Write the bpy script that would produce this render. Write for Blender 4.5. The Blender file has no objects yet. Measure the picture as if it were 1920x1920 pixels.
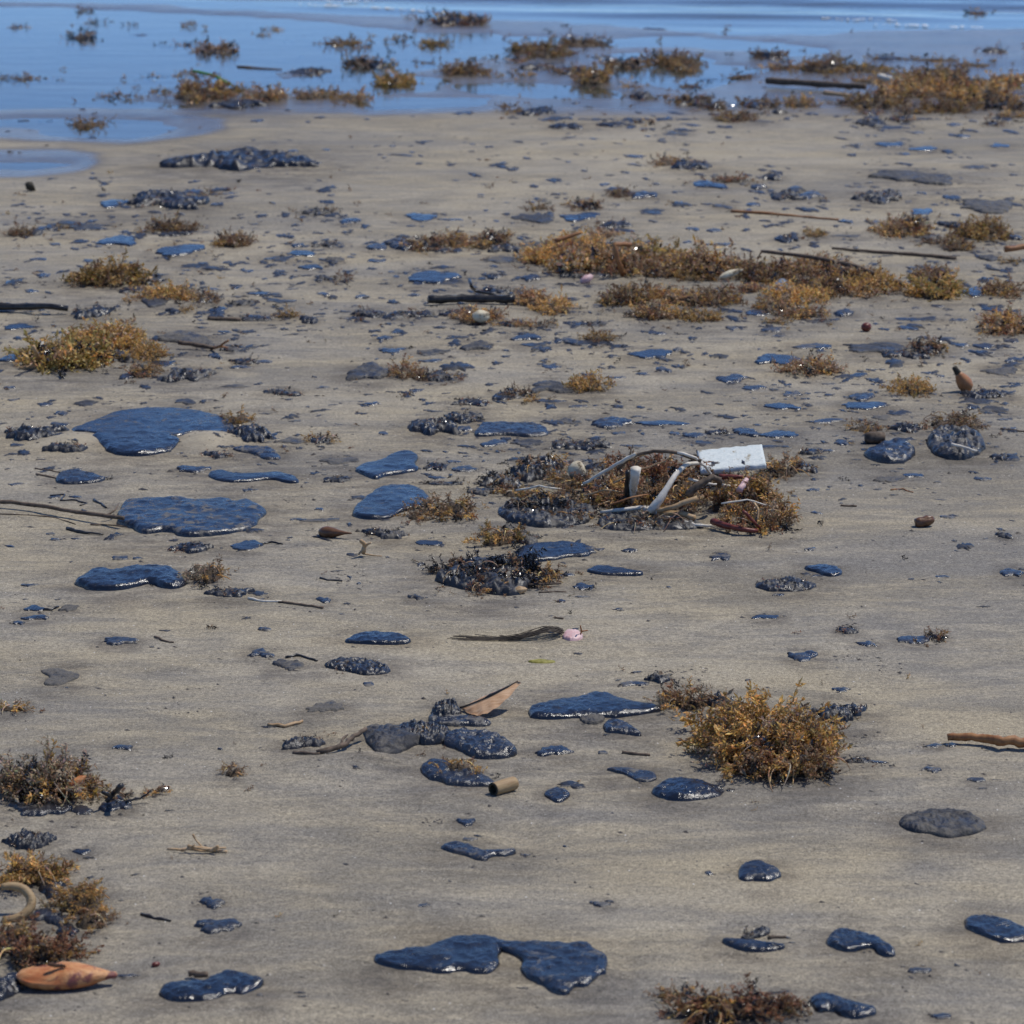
import bpy, math, random
import numpy as np
from mathutils import Vector, Matrix

# ------------------------------------------------------------------ camera, sky, sun, exposure
C = bpy.context.scene.collection
SC = bpy.context.scene
FPX, CAM_H, HORIZON = 5450.0, 1.6, -385.0         # focal length and horizon row in 1920-px units
PITCH = math.atan((960.0 - HORIZON) / FPX)
cam_d = bpy.data.cameras.new('camera')
cam = bpy.data.objects.new('camera', cam_d)
C.objects.link(cam)
cam.location = (0, 0, CAM_H)
cam.rotation_euler = (math.pi / 2 - PITCH, 0, 0)
cam_d.sensor_width = 36.0
cam_d.lens = 36.0 * FPX / 1920.0
cam_d.clip_start = 0.1
cam_d.clip_end = 12000.0
cam_d.dof.use_dof = True
cam_d.dof.focus_distance = 5.8
cam_d.dof.aperture_fstop = 10.0
SC.camera = cam

SUN_EL, SUN_AZ = math.radians(62), math.radians(62)   # azimuth clockwise from +Y (away from camera)
world = bpy.data.worlds.new('World')
SC.world = world
world.use_nodes = True
wn = world.node_tree.nodes
sky = wn.new('ShaderNodeTexSky')
sky.sky_type = 'NISHITA'
sky.sun_disc = False
sky.sun_elevation = SUN_EL
sky.sun_rotation = SUN_AZ
sky.altitude = 0
sky.air_density = 0.5
sky.dust_density = 0.0
sky.ozone_density = 10.0
bg = wn['Background']
bg.inputs['Strength'].default_value = 0.15
world.node_tree.links.new(sky.outputs[0], bg.inputs['Color'])
sun_d = bpy.data.lights.new('sun', 'SUN')
sun_d.energy = 2.95
sun_d.angle = math.radians(0.5)
sun_d.color = (1.0, 0.95, 0.87)
sun = bpy.data.objects.new('sun', sun_d)
C.objects.link(sun)
sdir = Vector((math.sin(SUN_AZ) * math.cos(SUN_EL), math.cos(SUN_AZ) * math.cos(SUN_EL), math.sin(SUN_EL)))
sun.rotation_euler = sdir.to_track_quat('Z', 'Y').to_euler()
sun.location = sdir * 30
SC.view_settings.view_transform = 'Standard'
SC.view_settings.look = 'None'
SC.view_settings.gamma = 1.0
SC.view_settings.use_curve_mapping = False
SC.view_settings.exposure = 0.20

# ------------------------------------------------------------------ projection helpers
SP, CP = math.sin(PITCH), math.cos(PITCH)

def ground(px, py, z=0.0):
    """world x, y of the point at height z seen at pixel (px, py) of the photograph"""
    px = np.asarray(px, float); py = np.asarray(py, float)
    u = (px - 960) / FPX; v = (960 - py) / FPX
    dy = CP + v * SP; dz = -SP + v * CP
    t = (z - CAM_H) / dz
    return u * t, dy * t

def depth_row(py):
    return float(ground(960, py)[1])

def scale_at(py):
    """pixels per metre across, and sine / cosine of the viewing angle, at ground row py"""
    v = (960 - py) / FPX
    dz = -SP + v * CP
    t = -CAM_H / dz
    th = math.atan2(-dz, CP + v * SP)
    return FPX / t, math.sin(th), math.cos(th)

# ------------------------------------------------------------------ noise
def _hash(ix, iy, seed):
    h = (ix.astype(np.int64) * 374761393 + iy.astype(np.int64) * 668265263 + seed * 1442695041) & 0xffffffff
    h = ((h ^ (h >> 13)) * 1274126177) & 0xffffffff
    h = ((h ^ (h >> 16)) * 2246822519) & 0xffffffff
    return ((h ^ (h >> 15)) & 0xffffff) / float(0xffffff)

def vnoise(x, y, seed=0):
    x = np.asarray(x, float); y = np.asarray(y, float)
    ix = np.floor(x); iy = np.floor(y)
    fx = x - ix; fy = y - iy
    fx = fx * fx * fx * (fx * (fx * 6 - 15) + 10); fy = fy * fy * fy * (fy * (fy * 6 - 15) + 10)
    a = _hash(ix, iy, seed); b = _hash(ix + 1, iy, seed); c = _hash(ix, iy + 1, seed); d = _hash(ix + 1, iy + 1, seed)
    return (a * (1 - fx) + b * fx) * (1 - fy) + (c * (1 - fx) + d * fx) * fy

def fbm(x, y, seed=0, octv=4, gain=0.5):
    s = 0; a = 1; n = 0
    for o in range(octv):
        s = s + a * vnoise(x * 2 ** o + 17.3 * o, y * 2 ** o - 9.1 * o, seed + o)
        n += a; a *= gain
    return s / n

def sstep(a, b, x):
    t = np.clip((x - a) / (b - a), 0, 1)
    return t * t * (3 - 2 * t)

def sdf_poly(x, y, poly):
    """signed distance (positive inside), nearest boundary point"""
    P = np.asarray(poly, float); Q = np.roll(P, -1, 0)
    best = np.full(x.shape, 1e18); bx = np.zeros(x.shape); by = np.zeros(x.shape)
    ins = np.zeros(x.shape, bool)
    for (x0, y0), (x1, y1) in zip(P, Q):
        ex, ey = x1 - x0, y1 - y0
        L = ex * ex + ey * ey + 1e-18
        t = np.clip(((x - x0) * ex + (y - y0) * ey) / L, 0, 1)
        qx = x0 + t * ex; qy = y0 + t * ey
        d = (x - qx) ** 2 + (y - qy) ** 2
        m = d < best
        best = np.where(m, d, best); bx = np.where(m, qx, bx); by = np.where(m, qy, by)
        if y0 != y1:
            c = ((y0 > y) != (y1 > y)) & (x < ex * (y - y0) / (y1 - y0) + x0)
            ins ^= c
    d = np.sqrt(best)
    return np.where(ins, d, -d), bx, by

def chaikin(P, n=2):
    P = np.asarray(P, float)
    for _ in range(n):
        Q = np.roll(P, -1, 0)
        P = np.stack([0.75 * P + 0.25 * Q, 0.25 * P + 0.75 * Q], 1).reshape(-1, 2)
    return P

# ------------------------------------------------------------------ mesh helpers
def mesh(name, V, faces, mat, col=None, smooth=True, fattr=None):
    me = bpy.data.meshes.new(name)
    V = np.asarray(V, np.float32)
    faces = [np.asarray(f, np.int32) for f in faces if len(f)]
    me.vertices.add(len(V))
    me.vertices.foreach_set('co', V.ravel())
    nl = sum(f.size for f in faces)
    me.loops.add(nl)
    me.loops.foreach_set('vertex_index', np.concatenate([f.ravel() for f in faces]))
    starts = []; o = 0
    for f in faces:
        n, k = f.shape
        starts.append(o + np.arange(n) * k); o += n * k
    starts = np.concatenate(starts).astype(np.int32)
    me.polygons.add(len(starts))
    me.polygons.foreach_set('loop_start', starts)
    if smooth:
        me.polygons.foreach_set('use_smooth', np.ones(len(starts), bool))
    if col is not None:
        a = me.color_attributes.new('Col', 'FLOAT_COLOR', 'POINT')
        a.data.foreach_set('color', np.asarray(col, np.float32).ravel())
    if fattr:
        for k, v in fattr.items():
            a = me.attributes.new(k, 'FLOAT', 'POINT')
            a.data.foreach_set('value', np.asarray(v, np.float32))
    me.materials.append(mat)
    me.update(calc_edges=True)
    me.validate()
    return me

def obj(name, me, parent=None, loc=(0, 0, 0), rot=None):
    o = bpy.data.objects.new(name, me)
    C.objects.link(o)
    o.location = loc
    if rot is not None:
        o.rotation_euler = rot
    if parent is not None:
        o.parent = parent
    return o

THINGS = []       # every top-level thing: dict(o, kind desc, px, py, w, h, label)
def thing(o, cat, px, py, w, h, label=None, desc=None, group=None, short=None):
    o['category'] = cat
    if group:
        o['group'] = group
    THINGS.append(dict(o=o, px=px, py=py, w=w, h=h, label=label, desc=desc, short=short))
    return o

# ------------------------------------------------------------------ node helpers
def newmat(name):
    m = bpy.data.materials.new(name)
    m.use_nodes = True
    return m, m.node_tree.nodes, m.node_tree.links, m.node_tree.nodes['Principled BSDF']

def pos_node(N, L, scale=(1, 1, 1), rot=0.0, local=False):
    t = N.new('ShaderNodeTexCoord') if local else N.new('ShaderNodeNewGeometry')
    m = N.new('ShaderNodeMapping')
    m.inputs['Scale'].default_value = scale
    m.inputs['Rotation'].default_value = (0, 0, rot)
    L.new(t.outputs['Object' if local else 'Position'], m.inputs['Vector'])
    return m.outputs[0]

def noise_n(N, L, vec, scale, detail=4, rough=0.55, dist=0.0):
    n = N.new('ShaderNodeTexNoise')
    n.inputs['Scale'].default_value = scale
    n.inputs['Detail'].default_value = detail
    n.inputs['Roughness'].default_value = rough
    n.inputs['Distortion'].default_value = dist
    L.new(vec, n.inputs['Vector'])
    return n.outputs['Fac']

def ramp(N, L, fac, a, b, lo=0.0, hi=1.0):
    r = N.new('ShaderNodeMapRange')
    r.interpolation_type = 'SMOOTHSTEP'
    r.inputs['From Min'].default_value = a; r.inputs['From Max'].default_value = b
    r.inputs['To Min'].default_value = lo; r.inputs['To Max'].default_value = hi
    L.new(fac, r.inputs['Value'])
    return r.outputs[0]

def mixc(N, L, fac, a, b, mode='MIX'):
    m = N.new('ShaderNodeMix'); m.data_type = 'RGBA'; m.blend_type = mode
    for s, v in ((0, fac), (6, a), (7, b)):
        if isinstance(v, (int, float)):
            m.inputs[s].default_value = v
        elif isinstance(v, tuple):
            m.inputs[s].default_value = v if len(v) == 4 else v + (1,)
        else:
            L.new(v, m.inputs[s])
    return m.outputs[2]

def math_n(N, L, op, a, b=0.0):
    m = N.new('ShaderNodeMath'); m.operation = op
    for i, v in enumerate((a, b)):
        if isinstance(v, (int, float)): m.inputs[i].default_value = v
        else: L.new(v, m.inputs[i])
    return m.outputs[0]

def bump_n(N, L, h, strength, dist, normal=None):
    b = N.new('ShaderNodeBump')
    b.inputs['Strength'].default_value = strength
    b.inputs['Distance'].default_value = dist
    L.new(h, b.inputs['Height'])
    if normal is not None: L.new(normal, b.inputs['Normal'])
    return b.outputs[0]

# ------------------------------------------------------------------ materials
SAND_L, SAND_D = (0.330, 0.289, 0.216), (0.190, 0.174, 0.148)

def make_sand():
    m, N, L, B = newmat('beach_sand')
    v1 = pos_node(N, L, (2.6, 6.4, 1), math.radians(5))
    n1 = noise_n(N, L, v1, 1.0, 8, 0.66, 1.3)
    v2 = pos_node(N, L, (0.55, 1.1, 1), math.radians(-8))
    n2 = noise_n(N, L, v2, 1.0, 4, 0.55, 0.3)
    v3 = pos_node(N, L, (9, 34, 1), math.radians(7))
    n3 = noise_n(N, L, v3, 1.0, 6, 0.62, 0.4)
    vg = pos_node(N, L)
    g = noise_n(N, L, vg, 420.0, 3, 0.7)
    g2 = noise_n(N, L, vg, 130.0, 4, 0.7)
    s = math_n(N, L, 'ADD', math_n(N, L, 'MULTIPLY', n1, 0.50), math_n(N, L, 'MULTIPLY', n2, 0.50))
    s = math_n(N, L, 'ADD', s, math_n(N, L, 'MULTIPLY', math_n(N, L, 'SUBTRACT', n3, 0.5), 0.36))
    f = ramp(N, L, s, 0.37, 0.63)
    c = mixc(N, L, f, SAND_D, SAND_L)
    # warmer and cooler drifts of grain
    w = ramp(N, L, noise_n(N, L, pos_node(N, L, (1.4, 3.2, 1), 0.1), 1.0, 5, 0.6), 0.35, 0.65)
    c = mixc(N, L, w, c, mixc(N, L, 1.0, c, (1.04, 1.0, 0.90), 'MULTIPLY'))
    gr = ramp(N, L, g, 0.30, 0.70, 0.56, 1.44)
    gr2 = ramp(N, L, g2, 0.30, 0.70, 0.72, 1.28)
    gm = N.new('ShaderNodeCombineColor')
    gg = math_n(N, L, 'MULTIPLY', gr, gr2)
    for i in range(3): L.new(gg, gm.inputs[i])
    c = mixc(N, L, 1.0, c, gm.outputs[0], 'MULTIPLY')
    # pale shell grains
    vo = N.new('ShaderNodeTexVoronoi'); vo.inputs['Scale'].default_value = 95.0
    L.new(vg, vo.inputs['Vector'])
    near = ramp(N, L, vo.outputs['Distance'], 0.10, 0.17, 1, 0)
    sep = N.new('ShaderNodeSeparateColor'); L.new(vo.outputs['Color'], sep.inputs[0])
    rare = ramp(N, L, sep.outputs[0], 0.975, 0.98)
    c = mixc(N, L, math_n(N, L, 'MULTIPLY', near, rare), c, (0.75, 0.72, 0.66))
    rare2 = ramp(N, L, sep.outputs[1], 0.95, 0.955)
    c = mixc(N, L, math_n(N, L, 'MULTIPLY', near, rare2), c, (0.03, 0.028, 0.03))
    st = N.new('ShaderNodeAttribute'); st.attribute_name = 'dark_halo'
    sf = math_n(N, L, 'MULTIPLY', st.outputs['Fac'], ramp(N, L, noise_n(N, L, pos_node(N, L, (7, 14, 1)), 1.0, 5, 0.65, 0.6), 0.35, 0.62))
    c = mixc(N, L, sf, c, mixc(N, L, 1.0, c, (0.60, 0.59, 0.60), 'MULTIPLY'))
    dry = N.new('ShaderNodeAttribute'); dry.attribute_name = 'dry'
    c = mixc(N, L, dry.outputs['Fac'], c, mixc(N, L, 0.45, c, (0.43, 0.37, 0.27)))
    wet = N.new('ShaderNodeAttribute'); wet.attribute_name = 'wet'
    wf = wet.outputs['Fac']
    pat = noise_n(N, L, pos_node(N, L, (1.1, 2.0, 1), 0.15), 1.0, 5, 0.6)
    wv = ramp(N, L, math_n(N, L, 'ADD', wf, math_n(N, L, 'MULTIPLY', math_n(N, L, 'SUBTRACT', pat, 0.5), 0.5)), 0.15, 0.85)
    wv = math_n(N, L, 'MULTIPLY', wv, ramp(N, L, wf, 0.0, 0.1))
    c = mixc(N, L, wv, c, mixc(N, L, 1.0, c, (0.50, 0.49, 0.50), 'MULTIPLY'))
    L.new(c, B.inputs['Base Color'])
    L.new(ramp(N, L, wv, 0.1, 1.0, 0.92, 0.22), B.inputs['Roughness'])
    B.inputs['Specular IOR Level'].default_value = 0.4
    h = math_n(N, L, 'ADD', math_n(N, L, 'MULTIPLY', n3, 0.35), math_n(N, L, 'MULTIPLY', g2, 0.12))
    b1 = bump_n(N, L, h, 0.8, 0.008)
    b2 = bump_n(N, L, g, 0.7, 0.0014, b1)
    L.new(b2, B.inputs['Normal'])
    return m

def make_tar(name, rough, dust, fine, base=(0.015, 0.015, 0.018), ridge=0.4, spec=0.5, patchy=0.22):
    """oil tar: near black, wet gloss, some sand stuck to it"""
    m, N, L, B = newmat(name)
    v = pos_node(N, L)
    oi = N.new('ShaderNodeObjectInfo')
    off = N.new('ShaderNodeVectorMath'); off.operation = 'ADD'
    L.new(v, off.inputs[0])
    sc = N.new('ShaderNodeVectorMath'); sc.operation = 'SCALE'
    sc.inputs[0].default_value = (13, 7, 0); L.new(oi.outputs['Random'], sc.inputs['Scale'])
    L.new(sc.outputs[0], off.inputs[1])
    v = off.outputs[0]
    n1 = noise_n(N, L, v, 38.0, 6, 0.68, 0.6)
    n2 = noise_n(N, L, v, 240.0, 4, 0.65)
    ns = noise_n(N, L, v, 14.0, 3, 0.5, 0.3)
    du = ramp(N, L, math_n(N, L, 'ADD', n1, math_n(N, L, 'MULTIPLY', math_n(N, L, 'SUBTRACT', oi.outputs['Random'], 0.5), patchy)), dust, dust + 0.16)
    du = math_n(N, L, 'MULTIPLY', du, ramp(N, L, n2, 0.34, 0.56, 0.35, 1.0))
    c = mixc(N, L, du, base, (0.125, 0.112, 0.092))
    L.new(c, B.inputs['Base Color'])
    r = ramp(N, L, ns, 0.3, 0.7, rough * 0.7, rough * 1.5)
    rr = N.new('ShaderNodeMix'); rr.data_type = 'FLOAT'
    L.new(du, rr.inputs[0]); L.new(r, rr.inputs[2]); rr.inputs[3].default_value = 0.85
    L.new(rr.outputs[0], B.inputs['Roughness'])
    B.inputs['Specular IOR Level'].default_value = spec
    B.inputs['IOR'].default_value = 1.55
    b1 = bump_n(N, L, n1, ridge, 0.006)
    b2 = bump_n(N, L, n2, fine, 0.0018, b1)
    L.new(b2, B.inputs['Normal'])
    return m

def make_weed(name, rough, trans, spec=0.5):
    m, N, L, B = newmat(name)
    a = N.new('ShaderNodeVertexColor'); a.layer_name = 'Col'
    n = noise_n(N, L, pos_node(N, L), 160.0, 3, 0.6)
    oi = N.new('ShaderNodeObjectInfo')
    f = math_n(N, L, 'MULTIPLY', ramp(N, L, n, 0.3, 0.7, 0.7, 1.3), ramp(N, L, oi.outputs['Random'], 0, 1, 0.7, 1.3))
    cc = N.new('ShaderNodeCombineColor')
    for i in range(3): L.new(f, cc.inputs[i])
    c = mixc(N, L, 1.0, a.outputs[0], cc.outputs[0], 'MULTIPLY')
    L.new(c, B.inputs['Base Color'])
    B.inputs['Roughness'].default_value = rough
    B.inputs['Specular IOR Level'].default_value = spec
    if trans > 0:
        t = N.new('ShaderNodeBsdfTranslucent'); L.new(c, t.inputs['Color'])
        mx = N.new('ShaderNodeMixShader'); mx.inputs[0].default_value = trans
        L.new(B.outputs[0], mx.inputs[1]); L.new(t.outputs[0], mx.inputs[2])
        L.new(mx.outputs[0], N['Material Output'].inputs['Surface'])
    return m

def make_plain(name, c1, c2, scale=30.0, rough=0.7, stretch=(1, 1, 1), bump=0.4, dist=0.002, local=True, dirt=None, spec=0.4):
    m, N, L, B = newmat(name)
    v = pos_node(N, L, stretch, 0, local)
    n = noise_n(N, L, v, scale, 6, 0.65, 0.4)
    c = mixc(N, L, ramp(N, L, n, 0.32, 0.68), c1, c2)
    if dirt:
        n3 = noise_n(N, L, pos_node(N, L, (1, 1, 1), 0, local), dirt[1], 5, 0.65)
        c = mixc(N, L, ramp(N, L, n3, dirt[2], dirt[2] + 0.08), c, dirt[0])
    L.new(c, B.inputs['Base Color'])
    B.inputs['Roughness'].default_value = rough
    B.inputs['Specular IOR Level'].default_value = spec
    L.new(bump_n(N, L, n, bump, dist), B.inputs['Normal'])
    return m

def make_water():
    m, N, L, B = newmat('shallow_water')
    N.remove(B)
    v = pos_node(N, L, (1.6, 3.4, 1), 0.12)
    a = noise_n(N, L, v, 1.3, 4, 0.5, 0.6)
    b = noise_n(N, L, v, 7.0, 3, 0.5, 0.4)
    h = math_n(N, L, 'ADD', a, math_n(N, L, 'MULTIPLY', b, 0.22))
    nrm = bump_n(N, L, h, 0.12, 0.02)
    fr = N.new('ShaderNodeFresnel'); fr.inputs['IOR'].default_value = 1.33
    L.new(nrm, fr.inputs['Normal'])
    gl = N.new('ShaderNodeBsdfGlossy'); gl.inputs['Roughness'].default_value = 0.06
    L.new(nrm, gl.inputs['Normal'])
    tr = N.new('ShaderNodeBsdfTransparent'); tr.inputs['Color'].default_value = (0.80, 0.90, 0.94, 1)
    mx = N.new('ShaderNodeMixShader')
    L.new(fr.outputs[0], mx.inputs[0]); L.new(tr.outputs[0], mx.inputs[1]); L.new(gl.outputs[0], mx.inputs[2])
    L.new(mx.outputs[0], N['Material Output'].inputs['Surface'])
    return m

M = dict(
    sand=make_sand(), water=make_water(),
    b=make_tar('tar_smooth', 0.20, 0.63, 0.25, ridge=0.55, spec=0.72, patchy=0.14, base=(0.009, 0.010, 0.014)),
    k=make_tar('tar_black', 0.25, 0.57, 0.40, ridge=0.7, spec=0.75),
    f=make_tar('tar_thin', 0.38, 0.47, 0.5, ridge=0.6, spec=0.45),
    r=make_tar('tar_lumpy', 0.34, 0.54, 0.30, ridge=0.6, spec=0.5),
    s=make_tar('tar_sand_patched', 0.20, 0.57, 0.25, ridge=0.55, spec=0.8, base=(0.009, 0.010, 0.014)),
    g=make_tar('tar_dusty', 0.5, 0.42, 0.9, ridge=0.9, base=(0.018, 0.018, 0.022)),
    weed=make_weed('seaweed', 0.5, 0.34), weed_d=make_weed('tarred_seaweed', 0.18, 0.0, 0.7),
    bark=make_plain('dark_bark', (0.06, 0.042, 0.028), (0.17, 0.12, 0.08), 60, 0.75, (1, 1, 1)),
    black=make_plain('tarred_wood', (0.012, 0.012, 0.014), (0.05, 0.045, 0.04), 50, 0.28),
    tan=make_plain('tan_straw', (0.36, 0.22, 0.10), (0.52, 0.36, 0.20), 60, 0.6),
    rust=make_plain('rusty_twig', (0.22, 0.085, 0.03), (0.36, 0.17, 0.06), 60, 0.6),
    pale=make_plain('bleached_wood', (0.58, 0.52, 0.42), (0.74, 0.68, 0.57), 45, 0.7, dirt=((0.22, 0.17, 0.11), 60.0, 0.62)),
    red=make_plain('dark_red_pod', (0.11, 0.02, 0.014), (0.20, 0.05, 0.03), 60, 0.4),
    foam=make_plain('white_foam', (0.56, 0.61, 0.59), (0.69, 0.72, 0.68), 120, 0.8, bump=0.8, dist=0.002, dirt=((0.34, 0.30, 0.22), 38.0, 0.60)),
    cream=make_plain('cream_shell', (0.68, 0.61, 0.43), (0.50, 0.40, 0.26), 60, 0.65, bump=0.8, dist=0.004, dirt=((0.12, 0.09, 0.05), 48.0, 0.54)),
    pink=make_plain('pink_flesh', (0.62, 0.36, 0.34), (0.70, 0.50, 0.47), 70, 0.5),
    leaf=make_plain('dry_tan_leaf', (0.46, 0.25, 0.12), (0.62, 0.40, 0.23), 40, 0.55, (1, 6, 1), bump=0.5, dirt=((0.20, 0.10, 0.05), 70.0, 0.66)),
    husk=make_plain('orange_husk', (0.42, 0.13, 0.04), (0.66, 0.33, 0.13), 30, 0.5, (1, 2, 2), bump=0.8, dist=0.004, dirt=((0.20, 0.06, 0.045), 24.0, 0.54)),
    pod=make_plain('brown_pod', (0.10, 0.045, 0.022), (0.19, 0.09, 0.04), 50, 0.35, (1, 3, 3)),
    egg=make_plain('tan_brown_pod', (0.33, 0.13, 0.045), (0.42, 0.19, 0.075), 40, 0.5, dirt=((0.09, 0.04, 0.02), 60.0, 0.64)),
    cane=make_plain('cane', (0.40, 0.28, 0.14), (0.30, 0.19, 0.09), 40, 0.6, (1, 5, 5), dirt=((0.05, 0.04, 0.02), 50.0, 0.66)),
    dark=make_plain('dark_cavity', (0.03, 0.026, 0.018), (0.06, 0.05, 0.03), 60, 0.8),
    olive=make_plain('olive_leaf', (0.22, 0.19, 0.03), (0.30, 0.27, 0.06), 60, 0.6),
    green=make_plain('green_stem', (0.06, 0.20, 0.02), (0.11, 0.28, 0.04), 40, 0.5),
    hair=make_plain('dark_fibre', (0.045, 0.035, 0.026), (0.09, 0.07, 0.05), 60, 0.7),
    plastic=make_plain('grey_plastic', (0.13, 0.16, 0.20), (0.18, 0.21, 0.25), 30, 0.5),
    froth=make_plain('sea_froth', (0.50, 0.55, 0.58), (0.66, 0.69, 0.70), 30, 0.8, local=False),
    crumb=make_plain('tar_crumb', (0.02, 0.02, 0.022), (0.06, 0.05, 0.042), 90, 0.55, local=False),
    grit=make_plain('shell_grit', (0.60, 0.56, 0.50), (0.78, 0.76, 0.72), 90, 0.6, local=False),
    mat=make_plain('weed_core_shade', (0.035, 0.025, 0.014), (0.09, 0.055, 0.025), 90, 0.6, bump=1.0, dist=0.01, local=False),  # darker than the fronds: shade inside the clump put into the colour
)
# ------------------------------------------------------------------ the beach and the water
WATER_PX = [
    [(-400, 10), (0, 12), (280, 20), (640, 42), (760, 51), (950, 67), (1100, 72), (1280, 68), (1420, 76), (1570, 97),
     (1490, 104), (1340, 92), (1240, 84), (1100, 84), (965, 88), (930, 110), (800, 128), (640, 140), (560, 128), (420, 128),
     (500, 148), (520, 164), (350, 161), (180, 180), (0, 190), (-400, 195)],
    [(1085, 120), (1200, 102), (1310, 106), (1430, 124), (1400, 148), (1300, 165), (1180, 150)],
    [(850, 160), (960, 154), (1110, 166), (1160, 178), (1010, 183), (900, 172)],
    [(680, 193), (760, 183), (930, 182), (900, 196), (780, 203), (690, 206)],
    [(-400, 216), (0, 214), (120, 212), (250, 215), (300, 222), (395, 234), (340, 243), (250, 253), (120, 248), (0, 243), (-400, 246)],
    [(-300, 302), (0, 302), (80, 303), (132, 308), (60, 314), (-300, 315)],
    [(-400, 196), (150, 189), (320, 194), (380, 203), (200, 204), (-400, 209)],
    [(560, 150), (700, 145), (840, 150), (800, 168), (700, 176), (640, 168)],
]
SEA_LINE = [(-600, -2), (0, 3), (300, 9), (640, 27), (760, 32), (900, 35), (1040, 40), (1240, 58), (1400, 66), (1560, 62), (1700, 52), (1920, 48), (2600, 40)]
WATER_W = [np.stack(ground(*np.array(p, float).T), 1) for p in WATER_PX]
_sx, _sy = ground(*np.array(SEA_LINE, float).T)
# low drifts and hollows of sand: px, py, width px, depth px, height m
HUMPS = [(128, 836, 130, 40, 0.020), (388, 834, 110, 40, 0.022), (990, 1572, 110, 70, -0.012), (620, 1440, 200, 50, 0.012),
         (850, 1500, 260, 50, 0.007), (1560, 1500, 420, 90, 0.006), (1290, 1270, 240, 60, 0.007), (1150, 1010, 420, 30, 0.004),
         (700, 1690, 420, 120, 0.006), (1180, 1830, 60, 110, -0.006), (1650, 1240, 240, 70, 0.005), (300, 1640, 300, 90, 0.006),
         (420, 980, 260, 40, 0.004), (470, 1900, 600, 60, 0.006), (1000, 1180, 380, 30, 0.005), (700, 1430, 120, 24, 0.010)]
HUMP_W = []
for px, py, w, d, hh in HUMPS:
    s, sn, cs = scale_at(py)
    x, y = ground(px, py)
    HUMP_W.append((float(x), float(y), 0.5 * w / s, 0.5 * d / (s * sn), hh))
Y_WET = depth_row(205)

def sea_y(x):
    return np.interp(x, _sx, _sy)

def wet_parts(x, y):
    """how far inside (+) or outside (-) water, metres, with ragged edges"""
    n = (fbm(x * 0.55, y * 0.8, 51, 4) - 0.5) + 0.5 * (fbm(x * 1.6, y * 2.4, 52, 3) - 0.5) + 1.3 * (fbm(x * 0.35 + 0.2 * y, y * 2.0, 53, 3) - 0.5)
    best = np.full(x.shape, -50.0)
    m = y > depth_row(345)
    if m.any():
        xx = x[m]; yy = y[m]; bb = best[m]
        for P in WATER_W:
            d, _, _ = sdf_poly(xx, yy * 0.35, P * np.array([1, 0.35]))
            bb = np.maximum(bb, d)
        bb = np.maximum(bb, (yy - sea_y(xx)) * 0.35)
        best[m] = bb
    return best + n * (0.03 + 0.15 * sstep(depth_row(290), depth_row(205), y)) - 0.02

def height(x, y):
    x = np.asarray(x, float); y = np.asarray(y, float)
    shp = x.shape
    x = x.ravel(); y = y.ravel()
    h = 0.010 * fbm(x * 1.3, y * 2.2, 3, 4)
    h = h + 0.0062 * (fbm(x * 5 + 0.6 * y, y * 13 + x, 11, 3) - 0.5) * sstep(0.3, 0.7, fbm(x * 0.8, y * 0.9, 21, 2))
    h = h + 0.0022 * (fbm(x * 16, y * 42, 12, 2) - 0.5)
    for hx, hy, rx, ry, hh in HUMP_W:
        r = ((x - hx) / rx) ** 2 + ((y - hy) / ry) ** 2
        h = h + hh * np.exp(-1.3 * r)
    wp = wet_parts(x, y)
    k = sstep(-0.09, 0.03, wp)
    h = h * (1 - k) + k * (-0.014 - 0.03 * sstep(0.3, 3, wp) + 0.024 * (fbm(x * 0.9, y * 1.3, 33, 4) - 0.48) * (1 - 0.75 * sstep(0.3, 1.6, wp)))
    h = np.where(y > sea_y(x) + 1.5, h - 0.03 * np.clip(y - sea_y(x) - 1.5, 0, 60), h)
    return h.reshape(shp)

def fan_grid(ys, us, half):
    """rows at distances ys, columns spread with distance"""
    Y = np.repeat(ys[:, None], len(us), 1)
    X = us[None, :] * half(ys)[:, None]
    n, m = Y.shape
    i = np.arange(n * m).reshape(n, m)
    F = np.stack([i[:-1, :-1], i[:-1, 1:], i[1:, 1:], i[1:, :-1]], -1).reshape(-1, 4)
    return X.ravel(), Y.ravel(), F

half = lambda y: 0.55 + 0.235 * y
us_in = np.linspace(-1, 1, 521)
us = np.concatenate([[-4000, -300, -40, -8, -3, -1.8, -1.3, -1.1], us_in, [1.1, 1.3, 1.8, 3, 8, 40, 300, 4000]])
ys = [0.6, 1.2, 2.0, 2.6, 3.0, 3.3, 3.5]
y = 3.6
while y < 30:
    ys.append(y)
    y += max(0.0045, 0.00062 * y * y)
ys += [31, 33, 36, 42, 55, 80, 140, 300, 900, 3500]
ys = np.concatenate([[-3500, -300, -30, -5, -1], ys])
gx, gy, gF = fan_grid(ys, us, lambda v: np.where(v > 0, 0.55 + 0.235 * np.minimum(np.abs(v), 60), 0.7))
wetd = sstep(depth_row(262), depth_row(190), gy + 0.5 * (fbm(gx * 0.5, gy * 0.5, 71, 3) - 0.5))
gz = height(gx, gy)
wp = wet_parts(gx, gy)
wet = np.clip(np.maximum(wetd * 0.8, sstep(-0.30, -0.02, wp)), 0, 1)
dry = np.zeros(gx.shape)
for hx, hy, rx, ry, hh in HUMP_W[:2]:
    dry = np.maximum(dry, sstep(1.3, 0.5, np.sqrt(((gx - hx) / rx) ** 2 + ((gy - hy) / ry) ** 2) + 0.5 * (fbm(gx * 12, gy * 9, 61, 3) - 0.5)))
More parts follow.
